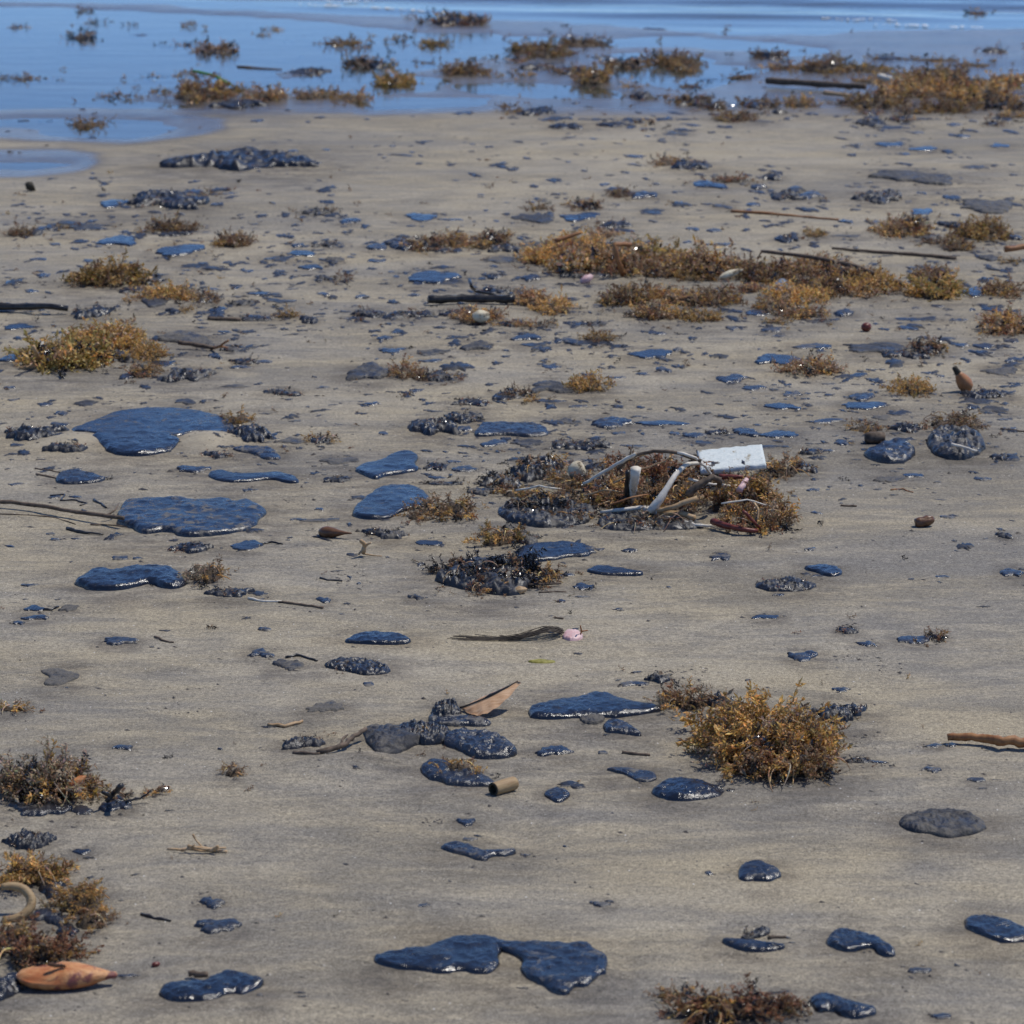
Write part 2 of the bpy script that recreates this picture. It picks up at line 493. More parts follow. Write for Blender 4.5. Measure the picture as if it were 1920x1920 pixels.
gr = obj('beach_sand', mesh('beach_sand', np.stack([gx, gy, gz], 1), [gF], M['sand'], fattr={'wet': wet, 'dry': dry}))
gr['kind'] = 'structure'
gr['label'] = 'grey beige beach sand with darker streaks, wet near the water'

WATER_Z = -0.005
wys = [depth_row(340)]
while wys[-1] < 36:
    wys.append(wys[-1] + 0.03 + 0.0011 * max(wys[-1] - 10, 0))
wys = np.array(wys + [38, 42, 50, 70, 120, 300, 1000, 3800.0])
wus = np.concatenate([[-4000, -300, -40, -8, -3, -1.6], np.linspace(-1.15, 1.15, 260), [1.6, 3, 8, 40, 300, 4000]])
wx, wy, wF = fan_grid(wys, wus, lambda v: 0.55 + 0.235 * np.minimum(v, 60))
swell = sstep(0.2, 2.0, wy - sea_y(wx))
warp = 0.5 * fbm(wx * 0.5, wy * 0.4, 91, 3)
wz = WATER_Z + swell * (0.022 * np.sin((wy + 0.22 * wx + warp) * 2.3) ** 3 + 0.012 * (fbm(wx * 0.8, wy * 2.2, 92, 3) - 0.5))
wo = obj('shallow_water', mesh('shallow_water', np.stack([wx, wy, wz], 1), [wF], M['water']))
wo['kind'] = 'structure'
wo['label'] = 'thin sheet of blue sea water lying over the far beach'

def hz(x, y):
    return float(height(np.array([x]), np.array([y]))[0])

def at(px, py, dz=0.0):
    x, y = ground(px, py)
    return float(x), float(y), hz(float(x), float(y)) + dz

# ------------------------------------------------------------------ tar
def blob_mesh(name, poly, t, seed, kind, mat, cell, flat=0.7, edge=1.0, rag=1.0):
    """a lump of tar from an outline in local metres: rounded rim, uneven top"""
    rg = np.random.RandomState(seed)
    P = chaikin(poly, 2)
    per = np.linalg.norm(np.roll(P, -1, 0) - P, axis=1)
    W = np.ptp(P[:, 0]); D = np.ptp(P[:, 1])
    # ragged outline
    amp = dict(b=0.045, k=0.06, f=0.08, r=0.08, g=0.06, m=0.06)[kind] * min(W, D) * 1.7 * rag
    ang = (fbm(P[:, 0] / W * 7 + seed, P[:, 1] / D * 7, seed, 3) - 0.5) * 2
    ctr = P.mean(0)
    dirs = P - ctr
    dirs = dirs / (np.linalg.norm(dirs, axis=1, keepdims=True) + 1e-9)
    ang = ang + 0.7 * (fbm(P[:, 0] / W * 26 - seed, P[:, 1] / D * 20, seed + 4, 2) - 0.5)
    P = P + dirs * (ang * amp)[:, None]
    cx = cell; cy = cell * 1.6
    nx = int(np.clip(W / cx, 9, 150)); ny = int(np.clip(D / cy, 7, 90))
    x0, y0 = P.min(0); x1, y1 = P.max(0)
    dx = (x1 - x0) / nx; dy = (y1 - y0) / ny
    gx = np.linspace(x0 - dx, x1 + dx, nx + 3); gy = np.linspace(y0 - dy, y1 + dy, ny + 3)
    X, Y = np.meshgrid(gx, gy)
    sd, bx, by = sdf_poly(X.ravel(), Y.ravel(), P)
    sd = sd.reshape(X.shape); bx = bx.reshape(X.shape); by = by.reshape(X.shape)
    ins = sd > 0
    quad = ins[:-1, :-1] | ins[1:, :-1] | ins[:-1, 1:] | ins[1:, 1:]
    out = ~ins
    X = np.where(out, bx, X); Y = np.where(out, by, Y)
    mx = max(sd.max(), 1e-4)
    r = min(max(1.1 * t * edge, 1.4 * min(dx, dy)), 0.75 * mx)
    rv = r * (0.45 + 2.2 * np.clip(fbm(X * 9 / max(W, D) + seed, Y * 9 / max(W, D), seed + 6, 3) - 0.2, 0, 1)) if kind != 'm' else r
    e = np.clip(sd / np.maximum(rv, 0.9 * min(dx, dy)), 0, 1)
    prof = np.sqrt(1 - (1 - e) ** 2)
    f1 = 5.0 / max(W, D); f2 = 16.0 / max(W, D)
    so = seed * 1.37
    n1 = fbm(X * f1 + so, Y * f1 * 1.2, seed + 1, 3) - 0.5
    n2 = fbm(X * f2 + so, Y * f2 * 0.6, seed + 2, 3) - 0.5
    rid = 1 - np.abs(2 * fbm(X * f2 * 0.7 - so, Y * f2 * 0.5, seed + 5, 3) - 1)
    a1, a2, a3 = dict(b=(0.40, 0.15, 0.19), k=(0.55, 0.32, 0.30), f=(0.4, 0.4, 0.2), r=(0.9, 0.65, 0.4), g=(0.6, 0.30, 0.16), m=(0.9, 1.0, 0.4))[kind]
    top = flat + (1 - flat) * np.sqrt(np.clip(sd / mx, 0, 1)) + a1 * n1 + a2 * n2 + a3 * (rid - 0.75)
    Z = t * prof * np.clip(top, 0.12, 1.7)
    if kind in 'rgm':
        cells = np.abs(vnoise(X * f2 * 1.1 + so, Y * f2 * 0.6, seed + 9) - 0.5) * 2 - 0.5
        Z = Z + t * prof * dict(r=0.5, g=0.22, m=0.5)[kind] * cells
    Z = np.where(out, -0.004, Z)
    idx = np.full(X.shape, -1)
    use = np.zeros(X.shape, bool)
    use[:-1, :-1] |= quad; use[1:, :-1] |= quad; use[:-1, 1:] |= quad; use[1:, 1:] |= quad
    idx[use] = np.arange(use.sum())
    V = np.stack([X[use], Y[use], Z[use]], 1)
    j, i = np.nonzero(quad)
    F = np.stack([idx[j, i], idx[j, i + 1], idx[j + 1, i + 1], idx[j + 1, i]], 1)
    return mesh(name, V, [F], mat)

FRAC = dict(b=0.15, k=0.21, f=0.08, r=0.34, g=0.17)
NOUN = dict(b='glossy blue-black', k='shiny black', f='thin flat dark', r='lumpy glinting black', g='dull grey sand-dusted')
FORM = dict(b='tar pat', k='tar blob', f='tar smear', r='tar clot', g='tar slab')
SEED = [100]
def nseed():
    SEED[0] += 1
    return SEED[0]

def bristle(o, W, D, t, wpx, seed):
    """tarred scraps of weed stuck in a rough clot"""
    rg = np.random.RandomState(seed + 7)
    n = int(np.clip(wpx * 0.30, 10, 48))
    L0 = 11.0 * W / wpx
    lst = []
    for i in range(n):
        a = rg.uniform(0, 6.28); r = math.sqrt(rg.uniform(0, .9))
        V, Q, T, cid = FROND_S[rg.randint(NVAR)]
        k = 'ddddnnx'[rg.randint(7)]
        R = rot_mat(rg.uniform(0, 6.28), rg.normal(0.05, 0.35), rg.uniform(0, 6.28))
        lst.append((V @ R.T * L0 * rg.uniform(0.5, 1.5) + np.array([math.cos(a) * r * W * .46, math.sin(a) * r * D * .46, t * (0.95 - 0.75 * r * r)]), Q, T, frond_col(cid, k, rg)))
    V, F = merge([q[:3] for q in lst])
    f = obj('tarred_fronds', mesh('tarred_fronds', V, F, M['weed_d'], np.concatenate([q[3] for q in lst])), o)
    f['kind'] = 'stuff'

def lumpy_outline(W, D, seed, kind):
    rg = np.random.RandomState(seed)
    n = 40
    a = np.linspace(0, 2 * math.pi, n, endpoint=False)
    r = np.ones(n)
    amp = dict(b=0.13, k=0.20, f=0.26, r=0.26, g=0.20, m=0.16)[kind]
    for k in range(2, 11):
        r += amp * rg.uniform(0.2, 1.1) * np.cos(k * a + rg.uniform(0, 6.28)) / (k ** 0.8 * 0.75)
    r = np.maximum(r, 0.3)
    x = r * np.cos(a); y = r * np.sin(a)
    # pointed or blunt ends
    x = np.sign(x) * np.abs(x) ** rg.uniform(0.85, 1.3)
    y = y + rg.uniform(-0.4, 0.4) * x * x + rg.uniform(-0.35, 0.35) * x + 0.18 * np.sin(x * rg.uniform(2, 5) + rg.uniform(0, 6))
    x = (x - x.min()) / np.ptp(x) - 0.5; y = (y - y.min()) / np.ptp(y) - 0.5
    return np.stack([x * W, y * D], 1)

def tar(px, py, w, h, kind, loose=False):
    s, sn, cs = scale_at(py + h / 2)
    W = w / s
    t = float(np.clip(FRAC[kind] * h / (s * cs), 0.002, 0.34 * W + 0.002))
    t = min(t, 0.05)
    D = float(np.clip((h - 0.8 * t * s * cs) / (s * sn), 0.28 * W, 1.9 * W))
    x, y = ground(px, py + h / 2)
    x = float(x); y = float(y) + D / 2
    seed = nseed()
    me = blob_mesh('tar_blob', lumpy_outline(W, D, seed, kind), t, seed, kind, M[kind], max(2.3 / s, 0.0016))
    if loose:
        return me, np.array((x, y, hz(x, y)))
    o = obj('tar_blob', me, None, (x, y, hz(x, y)))
    if kind == 'r' and w > 40:
        bristle(o, W, D, t, w, seed)
    asp = w / max(h, 1)
    size = 'tiny' if w < 22 else 'small' if w < 45 else 'mid-sized' if w < 85 else 'large'
    form = FORM[kind]
    shape = 'long ' if asp > 4.2 else ''
    return thing(o, 'tar', px, py, w, h, None, f'{size} {shape}{NOUN[kind]} {form}', 'tar pats and lumps stranded on the sand')

def tar_poly(short, label, kind, t_mm, pts, flat=0.78, name='tar_blob', cat='tar', mat=None, crust=()):
    pts = np.array(pts, float)
    t = t_mm / 1000 * (0.52 if cat == 'tar' and kind in 'bkg' else 0.55 if cat == 'tar' else 1)
    X, Y = ground(pts[:, 0], pts[:, 1], 0.35 * t)
    P = np.stack([X, Y], 1)
    c = P.mean(0)
    s, sn, cs = scale_at(pts[:, 1].max())
    seed = nseed()
    me = blob_mesh(name, P - c, t, seed, kind, mat or M[kind], max(1.7 / s, 0.0014), flat, rag=0.4)
    o = obj(name, me, None, (c[0], c[1], hz(c[0], c[1])))
    if kind == 'r' and cat == 'tar':
        bristle(o, np.ptp(P[:, 0]), np.ptp(P[:, 1]), t, np.ptp(pts[:, 0]), seed)
    x0, y0 = pts.min(0); x1, y1 = pts.max(0)
    thing(o, cat, (x0 + x1) / 2, (y0 + y1) / 2, x1 - x0, y1 - y0, label, None,
          'tar pats and lumps stranded on the sand' if cat == 'tar' else None, short)
    return o

# ------------------------------------------------------------------ tubes, sticks
def tube_geo(pts, radii, sides=7, seed=0, wob=0.12):
    pts = np.asarray(pts, float); n = len(pts)
    rg = np.random.RandomState(seed)
    tan = np.gradient(pts, axis=0)
    tan /= np.linalg.norm(tan, axis=1, keepdims=True) + 1e-12
    up = np.array([0, 0, 1.0])
    if abs(tan[:, 2]).max() > 0.93: up = np.array([0.3, 1.0, 0.1]); up /= np.linalg.norm(up)
    a = np.cross(tan, up); a /= np.linalg.norm(a, axis=1, keepdims=True) + 1e-12
    b = np.cross(a, tan)
    th = np.linspace(0, 2 * math.pi, sides, endpoint=False)
    R = np.asarray(radii, float)[:, None] * (1 + wob * rg.uniform(-1, 1, (n, sides)))
    V = pts[:, None, :] + R[:, :, None] * (np.cos(th)[None, :, None] * a[:, None, :] + np.sin(th)[None, :, None] * b[:, None, :])
    V = V.reshape(-1, 3)
    F = []
    for i in range(n - 1):
        for j in range(sides):
            k = (j + 1) % sides
            F.append((i * sides + j, i * sides + k, (i + 1) * sides + k, (i + 1) * sides + j))
    V = np.concatenate([V, pts[:1], pts[-1:]])
    c0, c1 = n * sides, n * sides + 1
    T = [(c0, (j + 1) % sides, j) for j in range(sides)] + [(c1, (n - 1) * sides + j, (n - 1) * sides + (j + 1) % sides) for j in range(sides)]
    return V, np.array(F), np.array(T)

def merge(parts):
    Vs, Qs, Ts, o = [], [], [], 0
    for V, Q, T in parts:
        Vs.append(V)
        if len(Q): Qs.append(np.asarray(Q) + o)
        if len(T): Ts.append(np.asarray(T) + o)
        o += len(V)
    return np.concatenate(Vs), ([np.concatenate(Qs)] if Qs else []) + ([np.concatenate(Ts)] if Ts else [])

def resample(P, n):
    P = np.asarray(P, float)
    d = np.r_[0, np.cumsum(np.linalg.norm(np.diff(P, axis=0), axis=1))]
    t = np.linspace(0, d[-1], n)
    return np.stack([np.interp(t, d, P[:, k]) for k in range(3)], 1)

def path3(pl, lift=0.0):
    """[(px, py, z)] with z metres above the sand, seen at that pixel"""
    out = []
    for p in pl:
        z = p[2] if len(p) > 2 else 0.0
        x, y = ground(p[0], p[1], z)
        out.append((float(x), float(y), hz(float(x), float(y)) + z + lift))
    return np.array(out)

def stick(name, cat, label, short, mat, pl, r0, r1=None, n=14, sides=7, extra=(), wob=0.15, group=None):
    """pl: pixel path; r0, r1 radius mm at both ends"""
    r1 = r0 if r1 is None else r1
    P = path3(pl, 0.6 * max(r0, r1) / 1000)
    c = P.mean(0)
    seed = nseed()
    rg = np.random.RandomState(seed)
    Q = resample(P, n)
    Q[1:-1] += rg.normal(0, 0.0016, Q[1:-1].shape) * np.array([0.5, 1, 0.4])
    parts = [tube_geo(Q - c, np.linspace(r0, r1, n) / 1000, sides, seed, wob)]
    for ex, ra, rb in extra:
        E = resample(path3(ex, 0.6 * ra / 1000), 8)
        parts.append(tube_geo(E - c, np.linspace(ra, rb, 8) / 1000, 6, seed + 1, wob))
    V, F = merge(parts)
    o = obj(name, mesh(name, V, F, mat), None, c)
    px = np.array([p[0] for p in pl]); py = np.array([p[1] for p in pl])
    return thing(o, cat, px.mean(), py.mean(), np.ptp(px), np.ptp(py), label, None, group, short)

def lathe_geo(prof, sides=20, seed=0, lump=0.05):
    """prof [(x, r)] along local X"""
    prof = np.array(prof, float); n = len(prof)
    th = np.linspace(0, 2 * math.pi, sides, endpoint=False)
    X = np.repeat(prof[:, :1], sides, 1)
    nz = fbm(X / np.ptp(prof[:, 0]) * 5 + seed, np.cos(th)[None, :] * 1.3 + np.sin(th)[None, :] * 2.1 + 0 * X + 5, seed, 3) - 0.5
    R = prof[:, 1:2] * (1 + lump * 2 * nz)
    V = np.stack([X, R * np.cos(th), R * np.sin(th)], -1).reshape(-1, 3)
    i = np.arange(n * sides).reshape(n, sides); k = np.roll(i, -1, 1)
    F = np.stack([i[:-1], i[1:], k[1:], k[:-1]], -1).reshape(-1, 4)
    return V, F, np.zeros((0, 3), int)

# ------------------------------------------------------------------ seaweed
PAL = dict(   # stem, leaf, berry
    a=((0.32, 0.19, 0.07), (0.63, 0.37, 0.11), (0.78, 0.55, 0.25)),
    n=((0.19, 0.115, 0.06), (0.36, 0.215, 0.11), (0.56, 0.40, 0.24)),
    x=((0.15, 0.065, 0.035), (0.32, 0.145, 0.07), (0.46, 0.27, 0.14)),
    o=((0.16, 0.11, 0.035), (0.32, 0.215, 0.06), (0.48, 0.35, 0.12)),
    p=((0.30, 0.20, 0.12), (0.44, 0.33, 0.21), (0.55, 0.44, 0.30)),
    d=((0.012, 0.011, 0.011), (0.018, 0.016, 0.015), (0.03, 0.027, 0.024)),
)
MIX = dict(a='aaaaaaaannopa', n='nnnnnaappdxna', x='xxxxxnnadd', o='ooooaand', p='ppppppnnpad', d='ddddddddnn', k='dddnnnanxdp')
WEEDWORD = dict(a='golden amber', n='brown', x='reddish brown', o='olive brown', p='pale dry tan', d='black tar-soaked', k='dark tar-flecked brown')

def frond_geo(seed, leaves=13, berries=7, detail=1):
    rg = np.random.RandomState(seed)
    n = 6
    t = np.linspace(0, 1, n)
    cv = rg.uniform(-0.35, 0.35, 2)
    st = np.stack([t, cv[0] * t * t + 0.04 * rg.normal(size=n), cv[1] * t * t + 0.04 * rg.normal(size=n)], 1)
    V, Q, T = tube_geo(st, np.linspace(0.016, 0.008, n), 3, seed, 0.1)
    Vs = [V]; Qs = [Q]; Ts = [T]; cid = [np.zeros(len(V), int)]; o = len(V)
    br = []
    for k in range(3):                                    # side branches
        u = rg.uniform(0.15, 0.7)
        p = np.array([np.interp(u, t, st[:, c]) for c in range(3)])
        d = rg.normal(size=3); d[0] = abs(d[0]) * 0.7 + 0.2; d /= np.linalg.norm(d)
        q = p + d * rg.uniform(0.2, 0.45)
        b = np.stack([p, (p + q) / 2 + rg.normal(0, 0.02, 3), q])
        V, Q2, T2 = tube_geo(b, [0.011, 0.009, 0.006], 3, seed + k, 0.1)
        Vs.append(V); Qs.append(Q2 + o); Ts.append(T2 + o); cid.append(np.zeros(len(V), int)); o += len(V)
        br.append(b)
    def pick():
        if rg.rand() < 0.5:
            u = rg.uniform(0.08, 1.0)
            return np.array([np.interp(u, t, st[:, c]) for c in range(3)])
        b = br[rg.randint(3)]
        u = rg.uniform(0.1, 1)
        return b[0] * (1 - u) + b[2] * u
    for k in range(leaves):
        p = pick()
        d = rg.normal(size=3); d[0] += 0.5; d /= np.linalg.norm(d)
        s = np.cross(d, rg.normal(size=3)); s /= np.linalg.norm(s) + 1e-9
        nn = np.cross(d, s)
        Ln = rg.uniform(0.11, 0.26); w = Ln * rg.uniform(0.12, 0.21)
        V = np.array([p, p + d * Ln * 0.45 + s * w + nn * 0.03, p + d * Ln * 0.45 - s * w + nn * 0.03, p + d * Ln * 0.5 - nn * 0.01, p + d * Ln - nn * Ln * rg.uniform(-0.3, 0.3)])
        Ts.append(np.array([(0, 3, 1), (0, 2, 3), (1, 3, 4), (3, 2, 4)]) + o); Vs.append(V); cid.append(np.full(5, 1)); o += 5
    oc = np.array([(1, 0, 0), (-1, 0, 0), (0, 1, 0), (0, -1, 0), (0, 0, 1), (0, 0, -1)], float)
    of = np.array([(0, 2, 4), (2, 1, 4), (1, 3, 4), (3, 0, 4), (2, 0, 5), (1, 2, 5), (3, 1, 5), (0, 3, 5)])
    for k in range(berries):
        p = pick() + rg.normal(0, 0.03, 3)
        V = p + oc * rg.uniform(0.018, 0.034)
        Vs.append(V); Ts.append(of + o); cid.append(np.full(6, 2)); o += 6
    return np.concatenate(Vs), np.concatenate(Qs), np.concatenate(Ts), np.concatenate(cid)

def frond_small(seed):
    rg = np.random.RandomState(seed)
    n = 4
    t = np.linspace(0, 1, n)
    cv = rg.uniform(-0.4, 0.4, 2)
    st = np.stack([t, cv[0] * t * t, cv[1] * t * t], 1) + np.r_[np.zeros((1, 3)), rg.normal(0, .05, (n - 1, 3))]
    V, Q, T = tube_geo(st, np.linspace(0.03, 0.015, n), 3, seed, 0.1)
    Vs = [V]; Qs = [Q]; Ts = [T]; cid = [np.zeros(len(V), int)]; o = len(V)
    for k in range(16):
        u = rg.uniform(0.05, 1)
        p = np.array([np.interp(u, t, st[:, c]) for c in range(3)]) + rg.normal(0, .05, 3)
        d = rg.normal(size=3); d[0] += 0.4; d /= np.linalg.norm(d)
        s = np.cross(d, rg.normal(size=3)); s /= np.linalg.norm(s) + 1e-9
        Ln = rg.uniform(0.16, 0.36); w = Ln * rg.uniform(0.13, 0.24)
        Vs.append(np.array([p, p + d * Ln * .5 + s * w, p + d * Ln, p + d * Ln * .5 - s * w]))
        Ts.append(np.array([(0, 1, 2), (0, 2, 3)]) + o); cid.append(np.full(4, 1)); o += 4
    tv = np.array([(1, 1, 1), (1, -1, -1), (-1, 1, -1), (-1, -1, 1)], float)
    for k in range(5):
        u = rg.uniform(0.05, 1)
        p = np.array([np.interp(u, t, st[:, c]) for c in range(3)]) + rg.normal(0, .12, 3)
        Vs.append(p + tv * rg.uniform(.025, .045)); Ts.append(np.array([(0, 1, 2), (0, 3, 1), (0, 2, 3), (1, 3, 2)]) + o); cid.append(np.full(4, 2)); o += 4
    return np.concatenate(Vs), np.concatenate(Qs), np.concatenate(Ts), np.concatenate(cid)

NVAR = 7
FROND = [frond_geo(900 + k, 30, 16) for k in range(NVAR)]
FROND_S = [frond_small(950 + k) for k in range(NVAR)]
_rp = np.random.RandomState(5)
def frond_col(cid, kind, rg):
    pal = np.array(PAL[kind])
    c = pal[cid] * (1 + 0.55 * (rg.rand(len(cid), 1) - 0.5))
    c = np.clip(c * (1 + 0.12 * rg.normal(size=(len(cid), 3))), 0.003, 0.9)
    return np.concatenate([c, np.ones((len(cid), 1))], 1)

FROND_ME = {}
def frond_mesh(kind, k):
    key = (kind, k)
    if key not in FROND_ME:
        V, Q, T, cid = FROND[k]
        FROND_ME[key] = mesh('frond', V, [Q, T], M['weed_d'] if kind == 'd' else M['weed'], frond_col(cid, kind, np.random.RandomState(k * 7 + ord(kind))))
    return FROND_ME[key]

def rot_mat(yaw, pitch, roll):
    cy, sy, cp, sp, cr, sr = math.cos(yaw), math.sin(yaw), math.cos(pitch), math.sin(pitch), math.cos(roll), math.sin(roll)
    Rz = np.array([[cy, -sy, 0], [sy, cy, 0], [0, 0, 1]])
    Ry = np.array([[cp, 0, -sp], [0, 1, 0], [sp, 0, cp]])       # +pitch lifts the tip
    Rx = np.array([[1, 0, 0], [0, cr, -sr], [0, sr, cr]])
    return Rz @ Ry @ Rx

def weed_size(px, py, w, h, frac=0.46):
    s, sn, cs = scale_at(py + h / 2)
    W = w / s
    H = float(np.clip(frac * h / (s * cs), 0.008, 0.5 * W))
    D = float(np.clip((h - 1.0 * H * s * cs) / (s * sn), 0.4 * W, 1.6 * W))
    x, y = ground(px, py + h / 2)
    return s, W, H, D, float(x), float(y) + D * 0.46

def weed(px, py, w, h, kind, label=None, short=None, n=None, long=1.0, core=True):
    fw, fh = (w * 1.2, h * 1.1) if py < 330 else (w, h)
    s, W, H, D, x, y = weed_size(px, py, fw, fh)
    seed = nseed()
    rg = np.random.RandomState(seed)
    z0 = hz(x, y)
    near = py > 770 and w >= 40
    if n is None:
        n = int(np.clip(w * h / (105.0 if near else 26.0), 16, 230 if near else 150))
    desc = ('tiny ' if w < 24 else 'small ' if w < 50 else 'mid-sized ' if w < 95 else 'large ') + WEEDWORD[kind] + ' seaweed ' + ('sprig' if w < 30 else 'tuft' if w < 60 else 'clump')
    Lb = float(np.clip(min((0.40 if near else 0.30) * W, 1.3 * H + 0.012), 0.018, 0.085)) * long
    xf = []
    mix = MIX[kind] if py > 330 or kind != 'a' else 'aaaannnodxpn'
    for i in range(n):
        a = rg.uniform(0, 2 * math.pi); r = math.sqrt(rg.uniform(0, 1))
        # uneven heap: a ragged footprint and a few humps
        sp = 0.55 + 0.95 * float(vnoise(np.array([math.cos(a) * 1.7 + seed]), np.array([math.sin(a) * 1.7 - seed]), seed + 3)[0])
        if i % 12 == 0: sp *= 1.3
        hx, hy = math.cos(a) * r * sp, math.sin(a) * r * sp
        bump = 0.55 + 0.9 * float(vnoise(np.array([hx * 1.8 + seed]), np.array([hy * 1.8]), seed)[0])
        z = H * max(0.0, 1 - r ** 2.6) * rg.uniform(0.1, 0.95) * bump
        yaw = a + rg.normal(0, 1.0)
        pitch = rg.normal(0.08 + 0.25 * (1 - r), 0.42)
        L = Lb * rg.uniform(0.55, 1.2)
        k = mix[rg.randint(len(mix))]
        px_, py_ = hx * W * 0.42, hy * D * 0.42
        if z + math.sin(pitch) * L < 0.002: pitch = abs(pitch) * 0.3
        xf.append((px_, py_, z + 0.003, yaw, pitch, rg.uniform(0, 6.28), L, k, rg.randint(NVAR)))
    cw = None
    if core and w > 34:
        cs_ = nseed()
        cw = blob_mesh('dark_core', lumpy_outline(W * 0.8, D * 0.8, cs_, 'm'), H * 0.62, cs_, 'm', M['k' if kind in 'dk' else 'mat'], max(3 / s, 0.003), 0.4)  # added core fills the clump; the brown one has inner shade as colour
    if near:
        e = obj('seaweed_clump', None, None, (x, y, z0))
        for (fx, fy, fz, yaw, pit, rol, L, k, v) in xf:
            f = obj('frond', frond_mesh(k, v), e)
            Rm = Matrix(rot_mat(yaw, pit, rol).tolist()).to_4x4()
            f.matrix_local = Matrix.Translation((fx, fy, fz)) @ Rm @ Matrix.Scale(L, 4)
        if cw: obj('dark_core', cw, e)
        lst = []
        for i in range(int(np.clip(w / 11, 4, 20))):
            a = rg.uniform(0, 6.28); r = rg.uniform(0.1, 0.8)
            p0 = np.array([math.cos(a) * r * W * .42, math.sin(a) * r * D * .42, H * (1 - r * r) * .8 + .004])
            b = a + rg.normal(0, 1.2); Ls = rg.uniform(.25, .6) * min(W, .2)
            tt = np.linspace(0, 1, 10)
            cv = rg.uniform(-2.2, 2.2)
            P_ = np.stack([p0[0] + Ls * np.cumsum(np.cos(b + cv * tt)) / 10, p0[1] + Ls * np.cumsum(np.sin(b + cv * tt)) / 10,
                           np.maximum(p0[2] * (1 - tt ** 2) + 0.25 * Ls * np.sin(3.1 * tt) * rg.uniform(-.2, 1), .002)], 1)
            V, Q, T = tube_geo(P_, np.linspace(.0015, .0007, 10), 4, seed + i, .2)
            lst.append((V, Q, T, frond_col(np.full(len(V), rg.randint(3)), 'pnan'[rg.randint(4)], rg)))
        V, F = merge([q[:3] for q in lst])
        so = obj('strands', mesh('strands', V, F, M['weed'], np.concatenate([q[3] for q in lst])), e); so['kind'] = 'stuff'
    else:
        sets = {}
        for (fx, fy, fz, yaw, pit, rol, L, k, v) in xf:
            V, Q, T, cid = FROND_S[v]
            R = rot_mat(yaw, pit, rol)
            sets.setdefault(k == 'd', []).append((V @ R.T * L * 1.1 + np.array([fx, fy, fz]), Q, T, frond_col(cid, k, rg)))
        def build(dark, parent, nm, loc=(0, 0, 0)):
            lst = sets[dark]
            V, F = merge([(a, b, c) for a, b, c, d in lst])
            return obj(nm, mesh(nm, V, F, M['weed_d'] if dark else M['weed'], np.concatenate([d for a, b, c, d in lst])), parent, loc)
        if cw is None and len(sets) == 1:
            e = build(list(sets)[0], None, 'seaweed_clump', (x, y, z0))
        else:
            e = obj('seaweed_clump', None, None, (x, y, z0))
            for dk in sets:
                fo = build(dk, e, 'tarred_fronds' if dk else 'fronds')
                fo['kind'] = 'stuff'
            if cw: obj('dark_core', cw, e)
    return thing(e, 'seaweed', px, py, w, h, label, desc, 'seaweed clumps washed up on the beach', short)
# ------------------------------------------------------------------ the larger tar pats, traced one by one
tar_poly('the wing-shaped tar pat', 'large glossy blue tar pat shaped like a pointed wing at the front of the beach', 'b', 17,
    [(697, 1805), (712, 1793), (750, 1786), (810, 1780), (832, 1768), (870, 1759), (918, 1761), (946, 1772), (938, 1800), (931, 1828), (900, 1833), (862, 1825), (830, 1832), (795, 1826), (742, 1820), (715, 1816)])
tar_poly('the patchy tar slab', 'round sand-flecked black tar slab joined to the wing-shaped tar pat by a thin neck', 'k', 14,
    [(915, 1768), (975, 1776), (1020, 1772), (1060, 1777), (1108, 1775), (1134, 1794), (1140, 1815), (1125, 1840), (1096, 1857), (1076, 1853), (1066, 1868), (1034, 1866), (1014, 1850), (986, 1842), (975, 1822), (985, 1808), (962, 1795), (935, 1787), (915, 1782)], mat=M['s'])
tar_poly('the shiniest tar pat', 'wettest glossy navy tar pat with bright glints, two lobes, beside the orange husk', 'b', 21,
    [(296, 1866), (305, 1851), (350, 1847), (392, 1846), (404, 1833), (440, 1829), (494, 1840), (498, 1850), (470, 1865), (455, 1873), (432, 1868), (405, 1885), (340, 1888), (305, 1881)])
tar_poly('the mussel-shaped tar pat', 'smooth blue mussel-shaped tar pat alone on bare sand', 'b', 17,
    [(1382, 1646), (1389, 1629), (1405, 1622), (1440, 1626), (1473, 1648), (1442, 1661), (1415, 1659), (1386, 1659)], 0.5)
tar_poly('the tadpole tar pat', 'tadpole-shaped glossy blue tar pat with a drooping shiny tail', 'b', 16,
    [(1545, 1776), (1558, 1753), (1580, 1748), (1625, 1761), (1655, 1768), (1685, 1795), (1672, 1802), (1646, 1797), (1634, 1783), (1618, 1788), (1595, 1793), (1563, 1786)])
tar_poly('the jagged edge pat', 'jagged glossy blue tar pat cut by the edge of the picture beyond the tadpole pat', 'b', 15,
    [(1803, 1743), (1811, 1726), (1850, 1723), (1890, 1732), (1925, 1748), (1960, 1768), (1920, 1773), (1880, 1776), (1850, 1765), (1826, 1756)])
tar_poly('the blade-shaped tar pat', 'blade-shaped thin blue tar pat lying under a ragged dark scrap', 'b', 12,
    [(1345, 1772), (1368, 1768), (1420, 1775), (1476, 1780), (1470, 1789), (1430, 1794), (1388, 1790)])
tar_poly(None, 'ragged dusty tar scrap just beyond the blade-shaped tar pat', 'r', 10,
    [(1384, 1766), (1405, 1757), (1420, 1745), (1444, 1748), (1446, 1758), (1425, 1764), (1400, 1769)])
tar_poly('the corner tar pat', 'blue tar pat with a crumpled grey back beside the red-brown weed at the bottom edge', 'b', 16,
    [(1513, 1876), (1550, 1868), (1590, 1885), (1640, 1895), (1648, 1908), (1612, 1918), (1580, 1912), (1560, 1901), (1530, 1906)])
